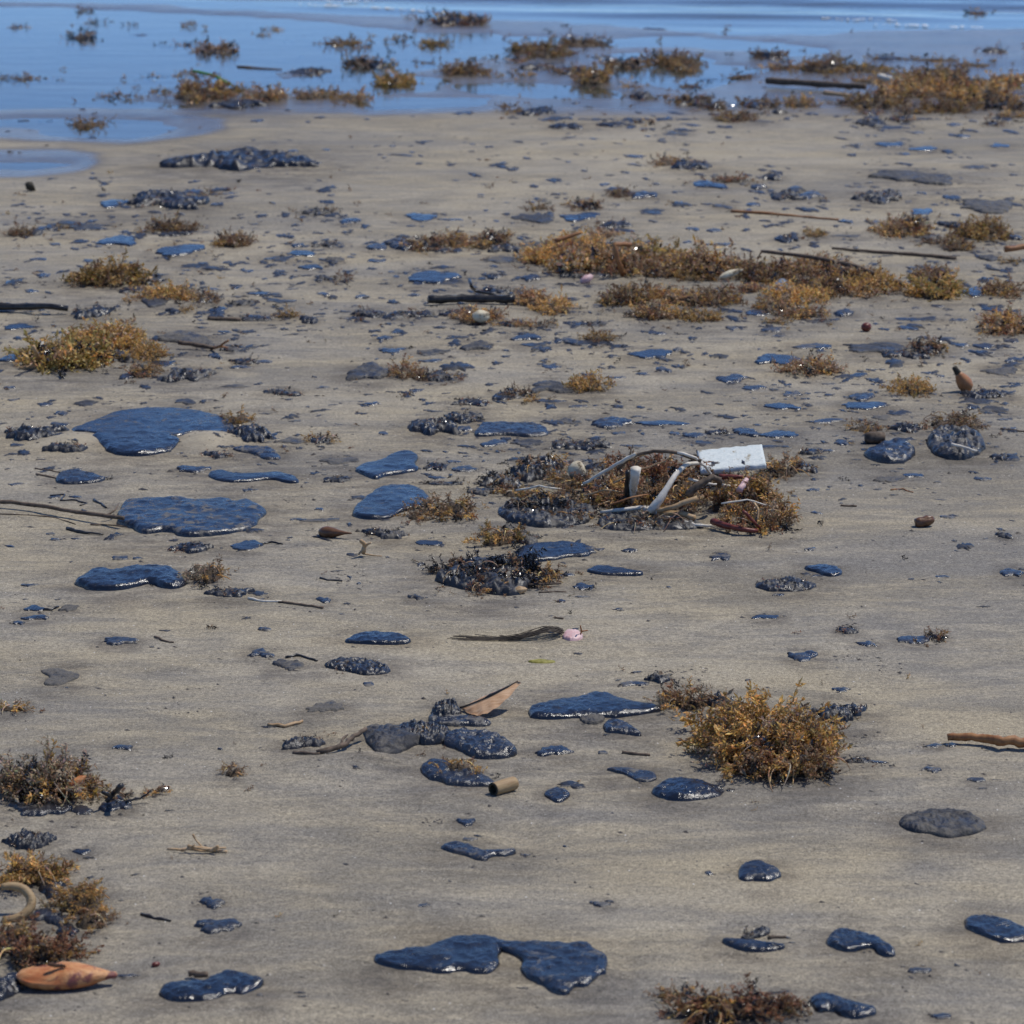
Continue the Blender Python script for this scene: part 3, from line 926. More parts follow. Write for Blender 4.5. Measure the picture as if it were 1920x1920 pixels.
tar_poly('the whale-shaped tar pat', 'large whale-shaped smooth blue tar pat touching brown weed at its tail', 'b', 22,
    [(989, 1341), (1000, 1328), (1040, 1319), (1080, 1315), (1110, 1304), (1150, 1310), (1190, 1322), (1246, 1331), (1235, 1340), (1180, 1346), (1150, 1350), (1130, 1348), (1085, 1351), (1000, 1355)], 0.55)
tar_poly(None, 'small grey-blue oval tar lobe in front of the whale-shaped tar pat', 'g', 12,
    [(1082, 1352), (1100, 1345), (1130, 1347), (1137, 1355), (1125, 1363), (1095, 1364)])
tar_poly('the fin-shaped tar scrap', 'black glinting tar scrap with a thin tail in front of the whale-shaped tar pat', 'k', 15,
    [(1128, 1364), (1142, 1355), (1165, 1356), (1190, 1370), (1210, 1385), (1185, 1384), (1155, 1380), (1134, 1379)])
tar_poly('the boat-shaped tar pat', 'boat-shaped shiny blue tar pat in front of the big amber weed clump', 'b', 24,
    [(1216, 1486), (1235, 1471), (1260, 1463), (1310, 1466), (1354, 1478), (1362, 1490), (1330, 1502), (1270, 1506), (1240, 1498)], 0.55)
tar_poly('the torn tar strip', 'thin torn blue-black tar strip beyond the boat-shaped tar pat', 'k', 8,
    [(1130, 1446), (1165, 1442), (1200, 1448), (1235, 1455), (1232, 1469), (1196, 1471), (1180, 1460), (1150, 1450)])
tar_poly('the grey leafy slab', 'dull grey leaf-shaped slab with a pale turned-up edge', 'g', 20,
    [(1680, 1541), (1720, 1530), (1770, 1524), (1820, 1530), (1862, 1557), (1828, 1570), (1775, 1578), (1736, 1565), (1700, 1566)])
tar_poly('the dusty grey slab', 'dusty dark grey tar slab with folded ends lying against the brown grit-covered tar', 'g', 26,
    [(679, 1377), (690, 1366), (735, 1369), (780, 1379), (800, 1395), (765, 1404), (742, 1420), (706, 1423), (696, 1405)])
tar_poly('the two-tone tar slab', 'blue-black tar slab with a grey sanded end behind the golden-topped tar', 'k', 26,
    [(828, 1386), (850, 1376), (900, 1376), (942, 1386), (975, 1412), (960, 1422), (900, 1427), (862, 1411), (832, 1401)])
tar_poly('the grit-covered tar', 'grit-covered brown and black tar lump between the dusty slab and the two-tone slab', 'r', 22,
    [(738, 1364), (790, 1360), (835, 1366), (850, 1380), (838, 1396), (800, 1400), (765, 1398), (748, 1385)])
tar_poly('the tar under the leaf', 'blue-black tar pat under the curled tan leaf', 'k', 15,
    [(800, 1352), (812, 1342), (850, 1345), (900, 1352), (926, 1360), (915, 1368), (860, 1366), (815, 1366)])
tar_poly('the grey crumbly lump', 'crumbly grey lump touching the stalk end of the curled tan leaf', 'r', 30,
    [(806, 1340), (815, 1325), (840, 1323), (865, 1332), (868, 1346), (840, 1352), (812, 1350)])
tar_poly('the golden-topped tar', 'black lumpy tar with a golden weed tuft on its back beside the cane tube', 'k', 20,
    [(785, 1449), (798, 1428), (825, 1426), (850, 1440), (890, 1448), (925, 1462), (932, 1474), (905, 1480), (845, 1478), (825, 1466), (802, 1462)])
tar_poly('the fan-shaped tar scrap', 'fan-shaped blue tar scrap alone beside the cane tube', 'k', 11,
    [(1015, 1492), (1040, 1480), (1072, 1490), (1064, 1503), (1045, 1511), (1030, 1503)])
tar_poly('the smooth spindle pat', 'smooth spindle-shaped navy tar pat beyond the frosted tar pat', 'b', 16,
    [(640, 1209), (665, 1194), (700, 1188), (745, 1192), (775, 1203), (765, 1211), (720, 1212), (670, 1211)])
tar_poly('the frosted tar pat', 'frosted bumpy blue-grey tar pat with a shiny front rim', 'r', 16,
    [(605, 1249), (625, 1240), (670, 1238), (715, 1248), (738, 1260), (725, 1267), (680, 1270), (650, 1264), (620, 1258)])
tar_poly('the kinked tar scrap', 'kinked grey-blue tar scrap of two lobes alone on bare sand beyond the orange weed scrap', 'g', 10,
    [(75, 1260), (112, 1257), (150, 1268), (150, 1275), (127, 1281), (115, 1290), (82, 1290), (82, 1281), (97, 1274), (78, 1266)])
tar_poly('the broken tar wedge', 'broken wedge of blue-black tar pointing at the whale-shaped pat, beside a sand hollow', 'k', 12,
    [(820, 1595), (842, 1585), (872, 1587), (892, 1598), (910, 1603), (950, 1600), (972, 1598), (955, 1612), (916, 1610), (915, 1622), (895, 1620), (870, 1610), (848, 1606)])
tar_poly('the broad blue pat', 'broad flat blue tar pat with sticks at its far end', 'b', 26,
    [(221, 976), (224, 946), (262, 940), (330, 938), (390, 945), (415, 937), (440, 946), (470, 942), (508, 962), (490, 975), (480, 990), (460, 998), (380, 1008), (332, 1006), (325, 998), (265, 1002), (257, 991), (230, 990)], mat=M['s'])
tar_poly('the slug-shaped tar pat', 'slug-shaped blue tar pat with a scalloped front, beside curly tan weed', 'b', 26,
    [(138, 1096), (155, 1079), (190, 1072), (212, 1076), (255, 1066), (310, 1067), (336, 1076), (352, 1096), (350, 1101), (328, 1108), (300, 1106), (283, 1097), (262, 1101), (225, 1110), (165, 1108), (148, 1101)])
tar_poly('the biggest blue sheet', 'biggest sheet of blue tar, folded and sand-patched, between two pale sand humps', 'b', 20,
    [(128, 809), (165, 796), (200, 780), (262, 768), (330, 768), (412, 778), (442, 800), (450, 816), (402, 820), (380, 813), (352, 814), (338, 824), (240, 822), (165, 818)], mat=M['s'])
tar_poly('the dark front lobe', 'dark blue lobe of tar spilling forward between two pale sand humps', 'b', 26,
    [(165, 817), (240, 813), (338, 818), (334, 846), (280, 855), (240, 857), (203, 850), (182, 830)])
tar_poly('the split blue pat', 'split blue tar pat with a black ridge, beside curly brown weed', 'b', 20,
    [(655, 970), (668, 950), (690, 935), (705, 918), (745, 911), (785, 918), (812, 935), (800, 955), (755, 962), (730, 976), (690, 977)])
tar_poly('the blue leaf-shaped pat', 'blue veined tar pat with a black ridge beyond the split blue pat', 'b', 18,
    [(662, 885), (680, 873), (715, 868), (735, 855), (765, 849), (788, 856), (775, 874), (790, 884), (760, 890), (720, 896), (705, 904), (685, 895)], mat=M['s'])
tar_poly('the wavy tar ribbon', 'long wavy blue-black tar ribbon with a glinting front rim', 'k', 17,
    [(888, 812), (905, 795), (930, 793), (960, 797), (1000, 795), (1030, 806), (1028, 819), (985, 820), (945, 816), (915, 818), (892, 819)])
tar_poly('the purple-blue pat', 'purple-blue torn tar pat in front of the dusty tar beside the biggest blue sheet', 'k', 14,
    [(430, 846), (460, 840), (510, 842), (520, 855), (532, 865), (495, 866), (480, 855), (445, 850)])
tar_poly('the blue finger of tar', 'long tar strip ending in a bright blue rounded finger', 'b', 14,
    [(382, 895), (412, 884), (445, 894), (490, 892), (525, 888), (555, 898), (565, 909), (540, 910), (510, 902), (470, 907), (420, 910)])
tar_poly('the pointed tar with tails', 'pointed oval tar pat with two thin stalks trailing from it', 'k', 15,
    [(104, 894), (120, 886), (150, 885), (180, 893), (202, 901), (180, 908), (140, 911), (106, 910)])
tar_poly('the gabled tar pat', 'blue-black tar pat with a tapering tail standing alone', 'b', 14,
    [(1095, 1072), (1112, 1063), (1130, 1060), (1160, 1066), (1195, 1070), (1213, 1077), (1180, 1079), (1130, 1079)])
tar_poly('the flat-topped pat', 'flat-topped blue tar pat with a step in its front, beyond the speckled tar pat', 'b', 13,
    [(1503, 1069), (1515, 1062), (1560, 1061), (1583, 1072), (1575, 1081), (1550, 1082), (1530, 1074)])
tar_poly('the speckled tar pat', 'speckled lumpy tar pat with white glints and pointed ends', 'r', 17,
    [(1410, 1101), (1440, 1090), (1480, 1087), (1520, 1092), (1536, 1100), (1510, 1109), (1460, 1112), (1430, 1108)])
tar_poly('the blue tongue of tar', 'blue tongue of tar stretching away from the weedy tar heap', 'b', 16,
    [(960, 1040), (985, 1022), (1030, 1020), (1080, 1019), (1112, 1030), (1105, 1046), (1070, 1045), (1030, 1052), (985, 1056)])
tar_poly('the weedy tar base', 'black tar base bristling with tarred weed, amber tuft behind it', 'r', 32,
    [(808, 1082), (835, 1064), (870, 1056), (905, 1045), (950, 1048), (985, 1062), (1010, 1085), (990, 1105), (950, 1115), (905, 1108), (860, 1100)])
tar_poly('the ashy tar lump', 'ashy grey and black rough tar lump at the foot of the debris heap', 'r', 30,
    [(934, 962), (950, 946), (1000, 944), (1050, 948), (1100, 952), (1120, 970), (1095, 986), (1040, 992), (985, 990), (950, 978)])
tar_poly('the tar below the driftwood', 'long low black tar mass below the white driftwood', 'r', 24,
    [(1122, 985), (1135, 968), (1180, 962), (1240, 968), (1300, 980), (1330, 990), (1300, 998), (1230, 998), (1170, 1000), (1135, 996)])
tar_poly('the weed-capped tar', 'broad grooved blue-black tar mass under a cap of pale brown weed', 'r', 48,
    [(1735, 828), (1755, 808), (1800, 806), (1840, 818), (1850, 838), (1825, 856), (1785, 862), (1750, 850)])
tar_poly('the sanded tar mound', 'blue-grey tar mound with a bright glint in front of a dark brown lump', 'k', 34,
    [(1612, 852), (1640, 842), (1665, 830), (1700, 830), (1722, 848), (1705, 864), (1680, 870), (1645, 866)])
tar_poly('the sloping grey slab', 'sloping grey slab with a dark foot behind the pinkish twig', 'g', 22,
    [(284, 638), (310, 630), (340, 622), (372, 628), (405, 642), (400, 656), (362, 650), (325, 642)])

# ------------------------------------------------------------------ tar, by place and size in the photograph
TAR = '''
r 440 198 110 20|k 480 228 28 8|k 540 207 18 8|r 445 301 300 44|k 548 285 24 6|k 610 283 20 5|r 570 132 90 20|k 628 145 24 12
k 257 63 44 9|k 68 87 12 6|k 44 71 14 6|k 540 73 24 8|k 565 98 16 7|k 153 204 14 7|k 700 75 30 8|k 850 88 34 11|r 795 115 56 10
r 715 147 44 12|r 1010 125 64 16|k 1120 107 24 8|r 1210 178 56 24|k 740 165 40 12|k 785 195 18 7|f 880 168 30 7|f 930 168 60 7
r 1010 208 66 20|f 868 213 42 9|k 688 224 14 6|k 773 219 10 6|r 1063 238 64 13|r 1150 235 62 12|f 1268 250 52 13|k 1215 256 14 6
k 955 199 40 6|k 1080 193 20 7|k 735 275 16 5|k 885 272 14 4|k 1066 305 14 6|f 1192 295 46 8|r 1300 310 80 22|k 1225 53 50 8
k 1016 7 36 8|k 1495 40 32 7|k 1643 16 32 7|k 1077 37 20 8|k 1335 145 42 12|r 1465 205 32 22|k 1525 212 26 11|f 1430 228 54 9
r 1640 232 62 15|f 1680 240 70 9|k 1795 236 34 8|k 1828 228 20 9|k 1720 250 36 6|r 1805 255 44 9|k 1675 273 58 12|b 1735 281 62 10
k 1700 291 22 7|b 1880 275 42 12|k 1613 272 14 6|f 1830 314 60 7|k 1900 309 14 7|k 1302 236 30 6|f 1710 112 60 10|r 1870 92 44 16
b 205 384 56 20|r 305 377 150 40|k 400 384 18 12|k 620 367 16 8|k 510 382 16 6|r 590 398 56 18|k 655 416 40 14|f 430 365 40 6
r 60 438 34 16|k 82 429 40 16|f 145 426 110 20|k 232 434 14 11|k 265 435 20 8|r 325 441 66 12|b 212 454 78 24|k 182 464 18 9
b 330 472 92 26|f 365 500 62 13|k 100 461 26 6|k 70 489 38 8|k 165 492 30 8|k 555 460 26 18|r 612 462 62 13|b 565 478 50 13
f 520 487 62 13|k 582 503 52 12|r 625 490 38 15|k 462 513 24 8|r 603 524 30 16|b 20 530 34 14|f 75 520 30 12|r 55 548 32 9
r 275 526 56 24|r 245 546 52 14|g 285 568 62 26|r 320 586 34 14|f 395 545 30 8|b 405 583 38 11|f 440 542 22 9|k 483 553 50 9
r 455 570 52 13|f 525 567 62 10|f 605 553 28 8|r 165 588 84 28|b 30 615 64 14|r 480 598 76 13|r 576 599 38 22|f 420 625 30 7
b 788 408 64 20|f 845 413 50 6|g 1000 411 84 22|b 1090 408 84 20|r 1155 423 72 18|k 1135 347 26 7|k 1230 346 16 7|k 1210 362 52 28
f 1225 400 52 14|k 750 455 78 40|r 835 471 64 14|r 945 466 62 22|k 705 465 44 16|g 1000 459 54 13|f 950 490 82 15|r 1095 517 100 16
f 705 491 38 9|k 735 512 20 6|b 812 521 102 28|r 925 520 38 13|k 995 520 40 22|r 930 546 62 16|f 680 558 32 9|k 775 555 30 8
f 835 531 90 10|r 690 590 72 20|r 765 593 100 17|r 850 590 66 16|r 952 611 42 14|r 1112 611 62 12|k 720 636 32 13|k 740 626 14 8
k 822 635 12 8|f 1215 601 52 11|b 1335 345 64 26|k 1425 346 32 26|r 1450 330 38 22|r 1480 368 62 24|k 1526 362 52 28|r 1655 370 106 30
g 1725 335 156 32|g 1875 386 124 36|k 1730 362 22 8|k 1790 372 38 13|b 1735 398 52 16|f 1357 390 38 11|f 1415 385 30 13|k 1300 430 30 10
f 1340 432 32 12|f 1360 460 52 8|k 1290 455 22 8|k 1590 418 32 11|k 1640 420 32 8|r 1478 449 50 20|f 1590 445 62 7|r 1800 426 62 24
f 1740 445 52 14|g 1860 481 42 26|k 1902 440 40 28|b 1840 550 62 22|b 1425 590 54 16|k 1585 585 40 28|f 1535 605 72 11|k 1720 580 22 6
k 1760 577 32 8|f 1720 600 92 12|f 1800 602 42 6|k 1660 620 26 8|k 1705 617 42 11|k 1450 622 42 12|k 1460 633 32 5|f 1375 618 26 8
k 1825 582 18 11|b 1865 583 42 13|b 25 672 62 22|r 215 670 92 30|k 92 652 36 28|r 430 655 42 18|b 402 670 32 13|r 452 680 62 14
f 490 680 42 9|b 450 691 42 9|b 298 683 52 16|k 235 708 32 15|r 347 707 94 30|f 440 727 62 8|r 527 737 82 15|k 605 729 28 6
g 345 755 42 13|g 155 758 46 15|k 80 761 34 10|k 22 752 26 8|f 15 730 26 9|f 110 777 32 11|r 460 815 94 40|g 548 830 60 14
r 55 815 116 34|f 30 838 32 8|f 110 798 42 9|r 120 847 92 17|r 402 857 64 14|k 360 884 66 16|k 28 911 36 8|g 635 868 82 17
r 632 903 54 14|k 735 660 52 13|g 812 663 68 18|g 893 650 64 22|k 985 635 62 18|f 1000 650 62 10|f 805 680 48 8|k 1065 642 44 17
f 1112 645 84 13|f 1165 652 52 9|b 1222 665 88 20|f 1230 628 42 9|k 1272 655 22 15|k 1035 690 42 12|k 1205 703 32 8|k 1245 694 32 15
k 1155 712 42 7|g 690 696 92 44|r 815 708 54 24|k 695 758 38 9|f 780 735 32 10|r 880 757 78 17|k 942 742 42 24|g 1037 727 84 26
f 1032 753 70 10|k 1085 764 42 7|k 718 814 22 11|r 810 800 96 36|r 870 785 74 26|k 870 806 34 13|g 1065 792 56 15|k 1150 795 82 25
b 1240 797 112 12|f 1160 815 32 8|k 926 832 54 17|g 987 832 64 17|r 1060 834 50 22|r 1102 838 92 24|f 1195 840 52 8|k 1265 817 26 9
r 817 880 48 18|b 850 869 34 8|k 872 884 52 15|f 820 901 42 9|f 675 936 42 12|r 720 1003 98 24|b 803 1021 56 13|r 1010 886 96 48
r 942 906 82 34|r 905 925 62 18|r 830 911 82 9|k 952 966 44 28|r 1512 878 50 28|r 1120 878 60 16|k 1305 897 56 32|r 990 1015 52 30
k 1078 1034 82 26|k 1125 1034 22 7|k 1180 1035 34 9|k 1095 1100 44 17|f 1065 1080 32 7|f 1092 1121 32 5|k 1052 1131 20 10|r 780 1122 36 13
k 788 1061 18 9|k 1255 1104 12 6|b 1464 676 92 26|f 1602 706 62 12|k 1525 652 82 13|g 1650 654 120 22|r 1702 666 84 18|k 1802 649 42 9
k 1850 650 44 13|f 1900 640 34 11|k 1377 713 62 22|k 1417 732 52 12|k 1487 744 38 13|k 1478 725 20 7|b 1470 767 72 15|f 1555 723 32 5
k 1620 750 56 17|b 1626 765 92 17|k 1550 794 84 12|r 1850 741 92 22|f 1840 756 82 12|g 1866 770 64 15|f 1690 778 54 12|f 1655 787 42 11
k 1680 748 22 7|k 1740 701 26 7|k 1765 707 20 6|g 1880 697 74 18|k 1906 676 44 12|k 1302 821 50 13|r 1346 815 48 13|k 1402 815 54 20
b 1462 818 76 17|f 1325 834 42 12|f 1440 842 92 9|r 1700 806 66 24|f 1885 791 34 5|r 1880 860 38 18|f 1580 835 32 12|r 1525 850 52 14
k 100 935 28 8|f 140 935 32 7|r 355 1031 86 22|b 458 1027 62 24|k 93 1005 22 6|k 102 1016 26 7|k 142 1014 28 6|k 17 1029 24 7
k 222 1050 36 10|k 258 1051 26 7|r 55 1103 40 8|r 425 1117 96 22|f 482 1118 42 12|k 605 1130 32 15|b 62 1145 44 15|k 62 1163 58 13
k 32 1173 28 13|g 125 1145 38 17|f 600 979 84 9|k 597 958 22 7|k 495 1185 30 10|k 224 1206 70 18|k 488 1231 56 21|g 537 1253 64 27
k 227 1408 42 13|g 608 1333 78 28|r 568 1397 78 34|k 215 1517 64 26|k 690 1290 24 13|k 1190 1290 62 13|r 1236 1280 54 22|k 1040 1412 78 23
k 1580 1299 40 12|k 1511 1234 62 26|r 1590 1185 42 16|k 1627 1212 42 15|k 1718 1203 70 20|r 1358 1326 64 50|r 1580 1343 118 44|k 1375 1441 54 14
r 1610 1432 50 16|k 1650 1436 42 9|k 1748 1452 42 15|k 1832 1470 40 12|k 1478 1484 26 8|k 1750 1403 42 11|k 1788 1403 32 12|g 1672 901 68 15
k 1711 894 48 9|k 1845 900 36 9|b 1526 922 32 9|k 1490 935 14 6|k 1532 967 26 9|k 1778 976 32 8|r 1885 1010 32 15|k 1353 1047 42 18
k 1520 1033 26 9|b 1535 1081 32 7|k 1460 1119 28 7|k 1770 1083 36 7|k 1902 1076 48 20|b 1435 1160 56 11|r 45 1581 104 46|b 150 1603 38 14
k 395 1698 50 28|k 405 1742 92 32|k 240 1835 58 9|k 872 1548 40 18|g 882 1581 32 9|k 795 1710 26 12|k 1125 1703 44 14|k 1330 1647 20 11
k 1727 1828 52 15|k 1795 1818 14 8|b 12 1650 40 58|k 92 1668 54 44|k 85 1722 84 44|k 122 1748 46 30|k 170 1736 46 20|k 1766 1914 46 14
k 150 1525 46 22|k 70 1520 130 34|r 1465 1440 100 46|k 568 1878 26 5|k 562 1870 28 5|k 487 1876 16 8|k 985 1607 26 7|k 1370 1488 22 8
k 805 664 24 9|f 560 978 44 7|k 1130 1415 22 9|k 412 1410 12 6|k 862 1062 18 8|k 1160 1145 18 6|k 655 1085 12 7|k 672 1098 10 6
'''
TARS, KEEP = [], 300 - sum(T['o'].get('category') == 'tar' for T in THINGS) - 1
for ln in TAR.split('\n'):
    for it in ln.split('|'):
        f = it.split()
        if len(f) == 5:
            TARS.append((float(f[3]) * float(f[4]), f))
TARS.sort(key=lambda a: -a[0])
for a_, f in TARS[:KEEP]:
    tar(*[float(v) for v in f[1:]], f[0])
# the tiniest of them, past three hundred, as one scatter
lo_v, lo_f, lo_n = [], [], 0
for a_, f in TARS[KEEP:]:
    me, c = tar(*[float(v) for v in f[1:]], 'k', True)
    v = np.zeros(len(me.vertices) * 3, np.float32); me.vertices.foreach_get('co', v)
    q = np.zeros(len(me.loops), np.int32); me.loops.foreach_get('vertex_index', q)
    lo_v.append(v.reshape(-1, 3) + c); lo_f.append(q.reshape(-1, 4) + lo_n); lo_n += len(me.vertices)
    bpy.data.meshes.remove(me)
lo = obj('tar_specks', mesh('tar_specks', np.concatenate(lo_v), [np.concatenate(lo_f)], M['k']))
lo['kind'] = 'stuff'; lo['label'] = 'small scattered tar specks lying between the larger tar pats'

# ------------------------------------------------------------------ seaweed
WEED = '''
k 156 14 32 15|d 181 37 32 13|d 242 40 20 14|n 357 38 28 19|k 30 47 36 11|d 147 61 54 22|x 140 79 36 7|k 345 76 36 16|k 400 86 74 25
a 508 51 34 10|k 493 62 18 8|a 640 76 80 18|k 38 142 72 15|k 110 144 14 11|k 285 140 58 9|n 345 134 32 12|n 376 137 18 8|k 195 176 40 12
k 245 180 32 9|o 297 167 34 16|n 370 172 104 36|o 438 160 42 28|n 495 175 64 34|n 600 178 92 20|n 158 228 54 19|k 768 27 20 17|k 857 36 104 27
n 682 84 30 14|k 745 70 30 15|o 815 73 46 23|k 690 112 74 26|o 738 140 64 34|n 870 128 64 28|n 917 140 30 12|a 985 86 56 18|n 1012 80 34 20
n 1090 76 84 24|a 1035 98 94 25|k 965 112 34 14|o 985 140 32 20|x 1028 126 18 24|k 1170 113 62 25|k 1082 130 62 22|a 1118 141 64 34|n 1182 160 34 22
k 1245 180 20 15|a 1264 108 84 30|a 655 181 52 21|n 960 200 34 24|k 1215 231 32 11|k 1837 19 36 14|k 1445 100 54 22|a 1288 120 40 28|x 1400 142 64 9
k 1300 157 36 13|a 1478 125 66 16|a 1555 126 84 26|o 1572 110 44 13|o 1640 129 74 19|k 1665 110 46 11|a 1760 113 92 9|a 1830 121 64 10|n 1640 150 64 15
a 1760 148 120 34|n 1815 158 96 32|a 1730 168 110 34|a 1850 172 110 40|n 1650 190 112 28|a 1790 200 110 26|n 1720 206 64 17|n 1780 133 64 18|n 1888 150 66 28
k 1895 196 64 26|a 1902 216 60 16|k 1305 190 66 22|k 1342 193 44 30|a 1295 191 40 16|a 1380 220 74 20|k 1427 195 64 20|a 1502 192 54 22|k 1635 211 38 14
k 1692 222 40 18|k 1868 232 38 14|n 1250 305 46 18|n 390 366 34 14|n 614 395 26 12|n 32 431 44 34|a 106 430 28 10|n 320 426 88 26|n 430 450 66 38
a 203 521 136 46|a 312 552 90 30|a 345 575 24 32|n 240 565 28 16|k 385 563 50 22|a 536 592 46 17|x 640 520 32 18|n 1012 391 44 9|k 1095 386 64 22
n 1162 361 46 26|k 800 456 64 38|n 845 450 64 36|k 925 445 64 38|o 903 457 44 28|a 1030 482 110 36|a 1085 458 96 28|n 1112 490 146 56|n 1185 492 106 56
a 1075 502 96 26|o 1230 482 106 50|n 1262 506 66 38|n 1132 440 54 16|n 1000 563 66 34|a 1042 575 66 36|n 895 596 76 30|n 985 612 54 13|n 1020 612 34 16
x 1370 337 54 17|a 1530 440 46 18|n 1700 430 86 38|n 1722 414 34 18|a 1850 430 86 50|n 1800 456 56 38|x 1755 455 46 14|a 1890 490 30 18|n 1320 500 126 50
a 1302 516 66 30|n 1390 500 66 38|n 1442 516 96 40|n 1532 506 126 36|n 1602 520 106 30|a 1650 536 86 38|n 1540 541 86 38|n 1622 546 76 28|a 1500 556 86 38
n 1452 575 66 28|n 1342 560 76 38|n 1300 562 66 38|n 1180 560 96 38|n 1256 556 66 38|n 1232 590 86 28|a 1312 597 86 22|n 1500 590 86 26|x 1405 545 60 16
a 1455 608 50 8|n 1755 515 66 36|o 1765 546 98 44|n 1890 545 72 36|n 1897 606 84 46|o 120 668 156 62|a 198 634 118 52|a 270 658 64 46|n 265 700 54 26
a 286 690 34 28|n 758 694 56 42|x 790 711 44 18|k 850 712 28 13|k 968 740 54 22|a 1000 751 24 12|a 1107 724 76 30|a 1120 635 54 22|n 1530 692 90 30
k 1745 652 64 34|a 1718 729 68 38|n 1625 806 84 22|n 1790 795 98 40|p 1815 802 60 34|a 443 785 60 32|k 600 825 54 24|n 1035 874 66 36|o 1010 935 96 28
x 1100 971 46 22|n 1190 925 110 74|x 1240 895 150 70|n 1290 915 90 60|n 1390 935 130 76|n 1432 972 120 62|n 1395 905 80 44|n 1468 878 78 46|n 785 972 56 24|n 842 955 92 52
o 938 1006 84 48|d 960 1072 130 58|n 1012 1076 66 48|n 902 1108 34 22|p 385 1078 76 54|a 22 1334 60 20|p 82 1470 160 76|k 215 1500 46 28
n 1290 1320 96 42|a 1455 1378 232 150|n 1480 1440 180 66|a 862 1440 64 48|a 60 1640 120 60|a 142 1684 90 78|n 165 1725 70 50|x 60 1785 150 54|n 20 1745 60 60
x 1375 1900 190 50|n 1262 1870 76 20|d 1340 1905 120 40|x 1480 1890 70 44|k 1760 1194 36 22|n 800 1383 50 22|k 290 1492 30 12|n 435 1451 42 30|n 1068 902 78 44|d 1000 880 84 40|d 1030 955 130 38|n 1070 974 64 26|d 872 1068 110 40|k 930 1092 100 34|k 1210 984 150 26|d 935 902 70 30|n 965 925 70 26|k 1128 912 84 46|x 1175 872 100 34|n 1345 902 84 50|k 1060 940 90 30|o 1140 945 70 30|n 1270 950 80 44|a 1420 940 90 50
'''
SHORT_W = {(1455, 1378): ('biggest golden amber seaweed clump on the beach, spilling over black tar', 'the big amber clump'),
           (82, 1470): ('large clump of bleached tan curly weed over black tar at the picture edge', 'the bleached tan weed'),
           (385, 1078): ('dry curly tan weed ball beside the slug-shaped tar pat', 'the curly tan ball'),
           (862, 1440): ('golden spiky weed tuft sitting on black lumpy tar', 'the golden tuft'),
           (443, 785): ('bright golden weed tuft on the end of the biggest blue tar sheet', 'the bright golden tuft'),
           (1718, 729): ('small round amber weed ball alone beside the egg-shaped brown pod', 'the round amber ball'),
           (203, 521): ('golden dome of seaweed, brightest of the far ones, on bare sand', 'the golden dome'),
           (22, 1334): ('orange gold weed scrap alone on bare sand at the picture edge', 'the orange weed scrap'),
           (857, 36): ('dark weed-covered mound on the far sandbar', 'the sandbar mound'),
           (1790, 795): ('brown cap of weed on a broad grooved tar mass', 'the brown weed cap'),
           (938, 1006): ('olive gold weed tuft behind the weedy black tar base', 'the olive gold tuft'),
           (1765, 546): ('tall olive haystack of weed at the end of the long weed bank', 'the olive haystack'),
           (158, 228): ('lone brown weed tuft standing in the nearest shallow pool', 'the pool tuft'),
           (1375, 1900): ('reddish brown weed heap at the bottom edge beside the crumpled tar pat', 'the red-brown heap'),
           (120, 668): ('olive amber end of a large arched weed heap around grey tar', 'the arched weed heap')}
for ln in WEED.split('\n'):
    for it in ln.split('|'):
        f = it.split()
        if len(f) == 5:
            k = (int(f[1]), int(f[2]))
            lb, sh = SHORT_W.get(k, (None, None))
            big = k == (1455, 1378)
            weed(*[float(v) for v in f[1:]], f[0], lb, sh, 270 if big else 170 if k == (82, 1470) else None, 0.8 if big else 1.0)

# ------------------------------------------------------------------ sticks, twigs, driftwood
G_ST = 'sticks and twigs among the tar'
stick('dark_log', 'log', 'thick dark log lying in the far amber weed', 'the dark log', M['bark'], [(1438, 156, .02), (1500, 160, .02), (1560, 164, .02), (1622, 168, .02)], 20, 16, 12, 10)
stick('wood_scrap', 'stick', 'short pale wood scrap beyond the dark log in amber weed', None, M['pale'], [(1650, 147, .03), (1674, 154, .03)], 16, 12, 5)
stick('wood_stick', 'stick', 'tan stick against the near side of the dark log', None, M['tan'], [(1545, 178, .02), (1596, 184, .02)], 13, 9, 6)
stick('green_stem', 'plant stem', 'bright green stem sticking up out of the far weed', 'the green stem', M['green'], [(362, 130, .10), (400, 138, .08), (432, 156, .03)], 8, 10, 8)
stick('dark_stick', 'stick', 'thin dark stick on wet sand beyond the green stem', None, M['bark'], [(446, 124), (486, 127), (528, 129)], 11, 8, 8)
stick('reed_stick', 'stick', 'long thin rust-brown reed lying on open sand', 'the rust-brown reed', M['rust'], [(1371, 401), (1440, 405), (1500, 410), (1572, 417)], 6, 4, 12)
stick('dark_stick', 'stick', 'long dark stick lying across the top of the brown weed bank', 'the long dark stick', M['bark'], [(1428, 476, .04), (1520, 487, .05), (1600, 504, .04), (1706, 545, .01)], 6.5, 9, 16)
stick('dark_stick', 'stick', 'thick grey-brown stick lying beyond the brown weed bank', 'the grey-brown stick', M['bark'], [(1560, 470), (1640, 478), (1715, 483), (1792, 490)], 4, 8.5, 12)
stick('bent_twig', 'stick', 'bent orange-brown twig standing in the amber weed pile', 'the bent twig', M['rust'], [(1182, 464, .10), (1151, 464, .11), (1158, 492, .06), (1168, 522, .0)], 8, 9, 14)
stick('tan_stick', 'stick', 'golden stick sloping over the far flank of the amber weed pile', None, M['rust'], [(1040, 458, .06), (1092, 440, .09)], 8, 6, 6)
stick('shiny_cane', 'stick', 'straight wet black cane with a silvery sheen', 'the wet black cane', M['black'], [(803, 570, .01), (880, 567, .01), (966, 568, .01)], 13, 13, 14, 9)
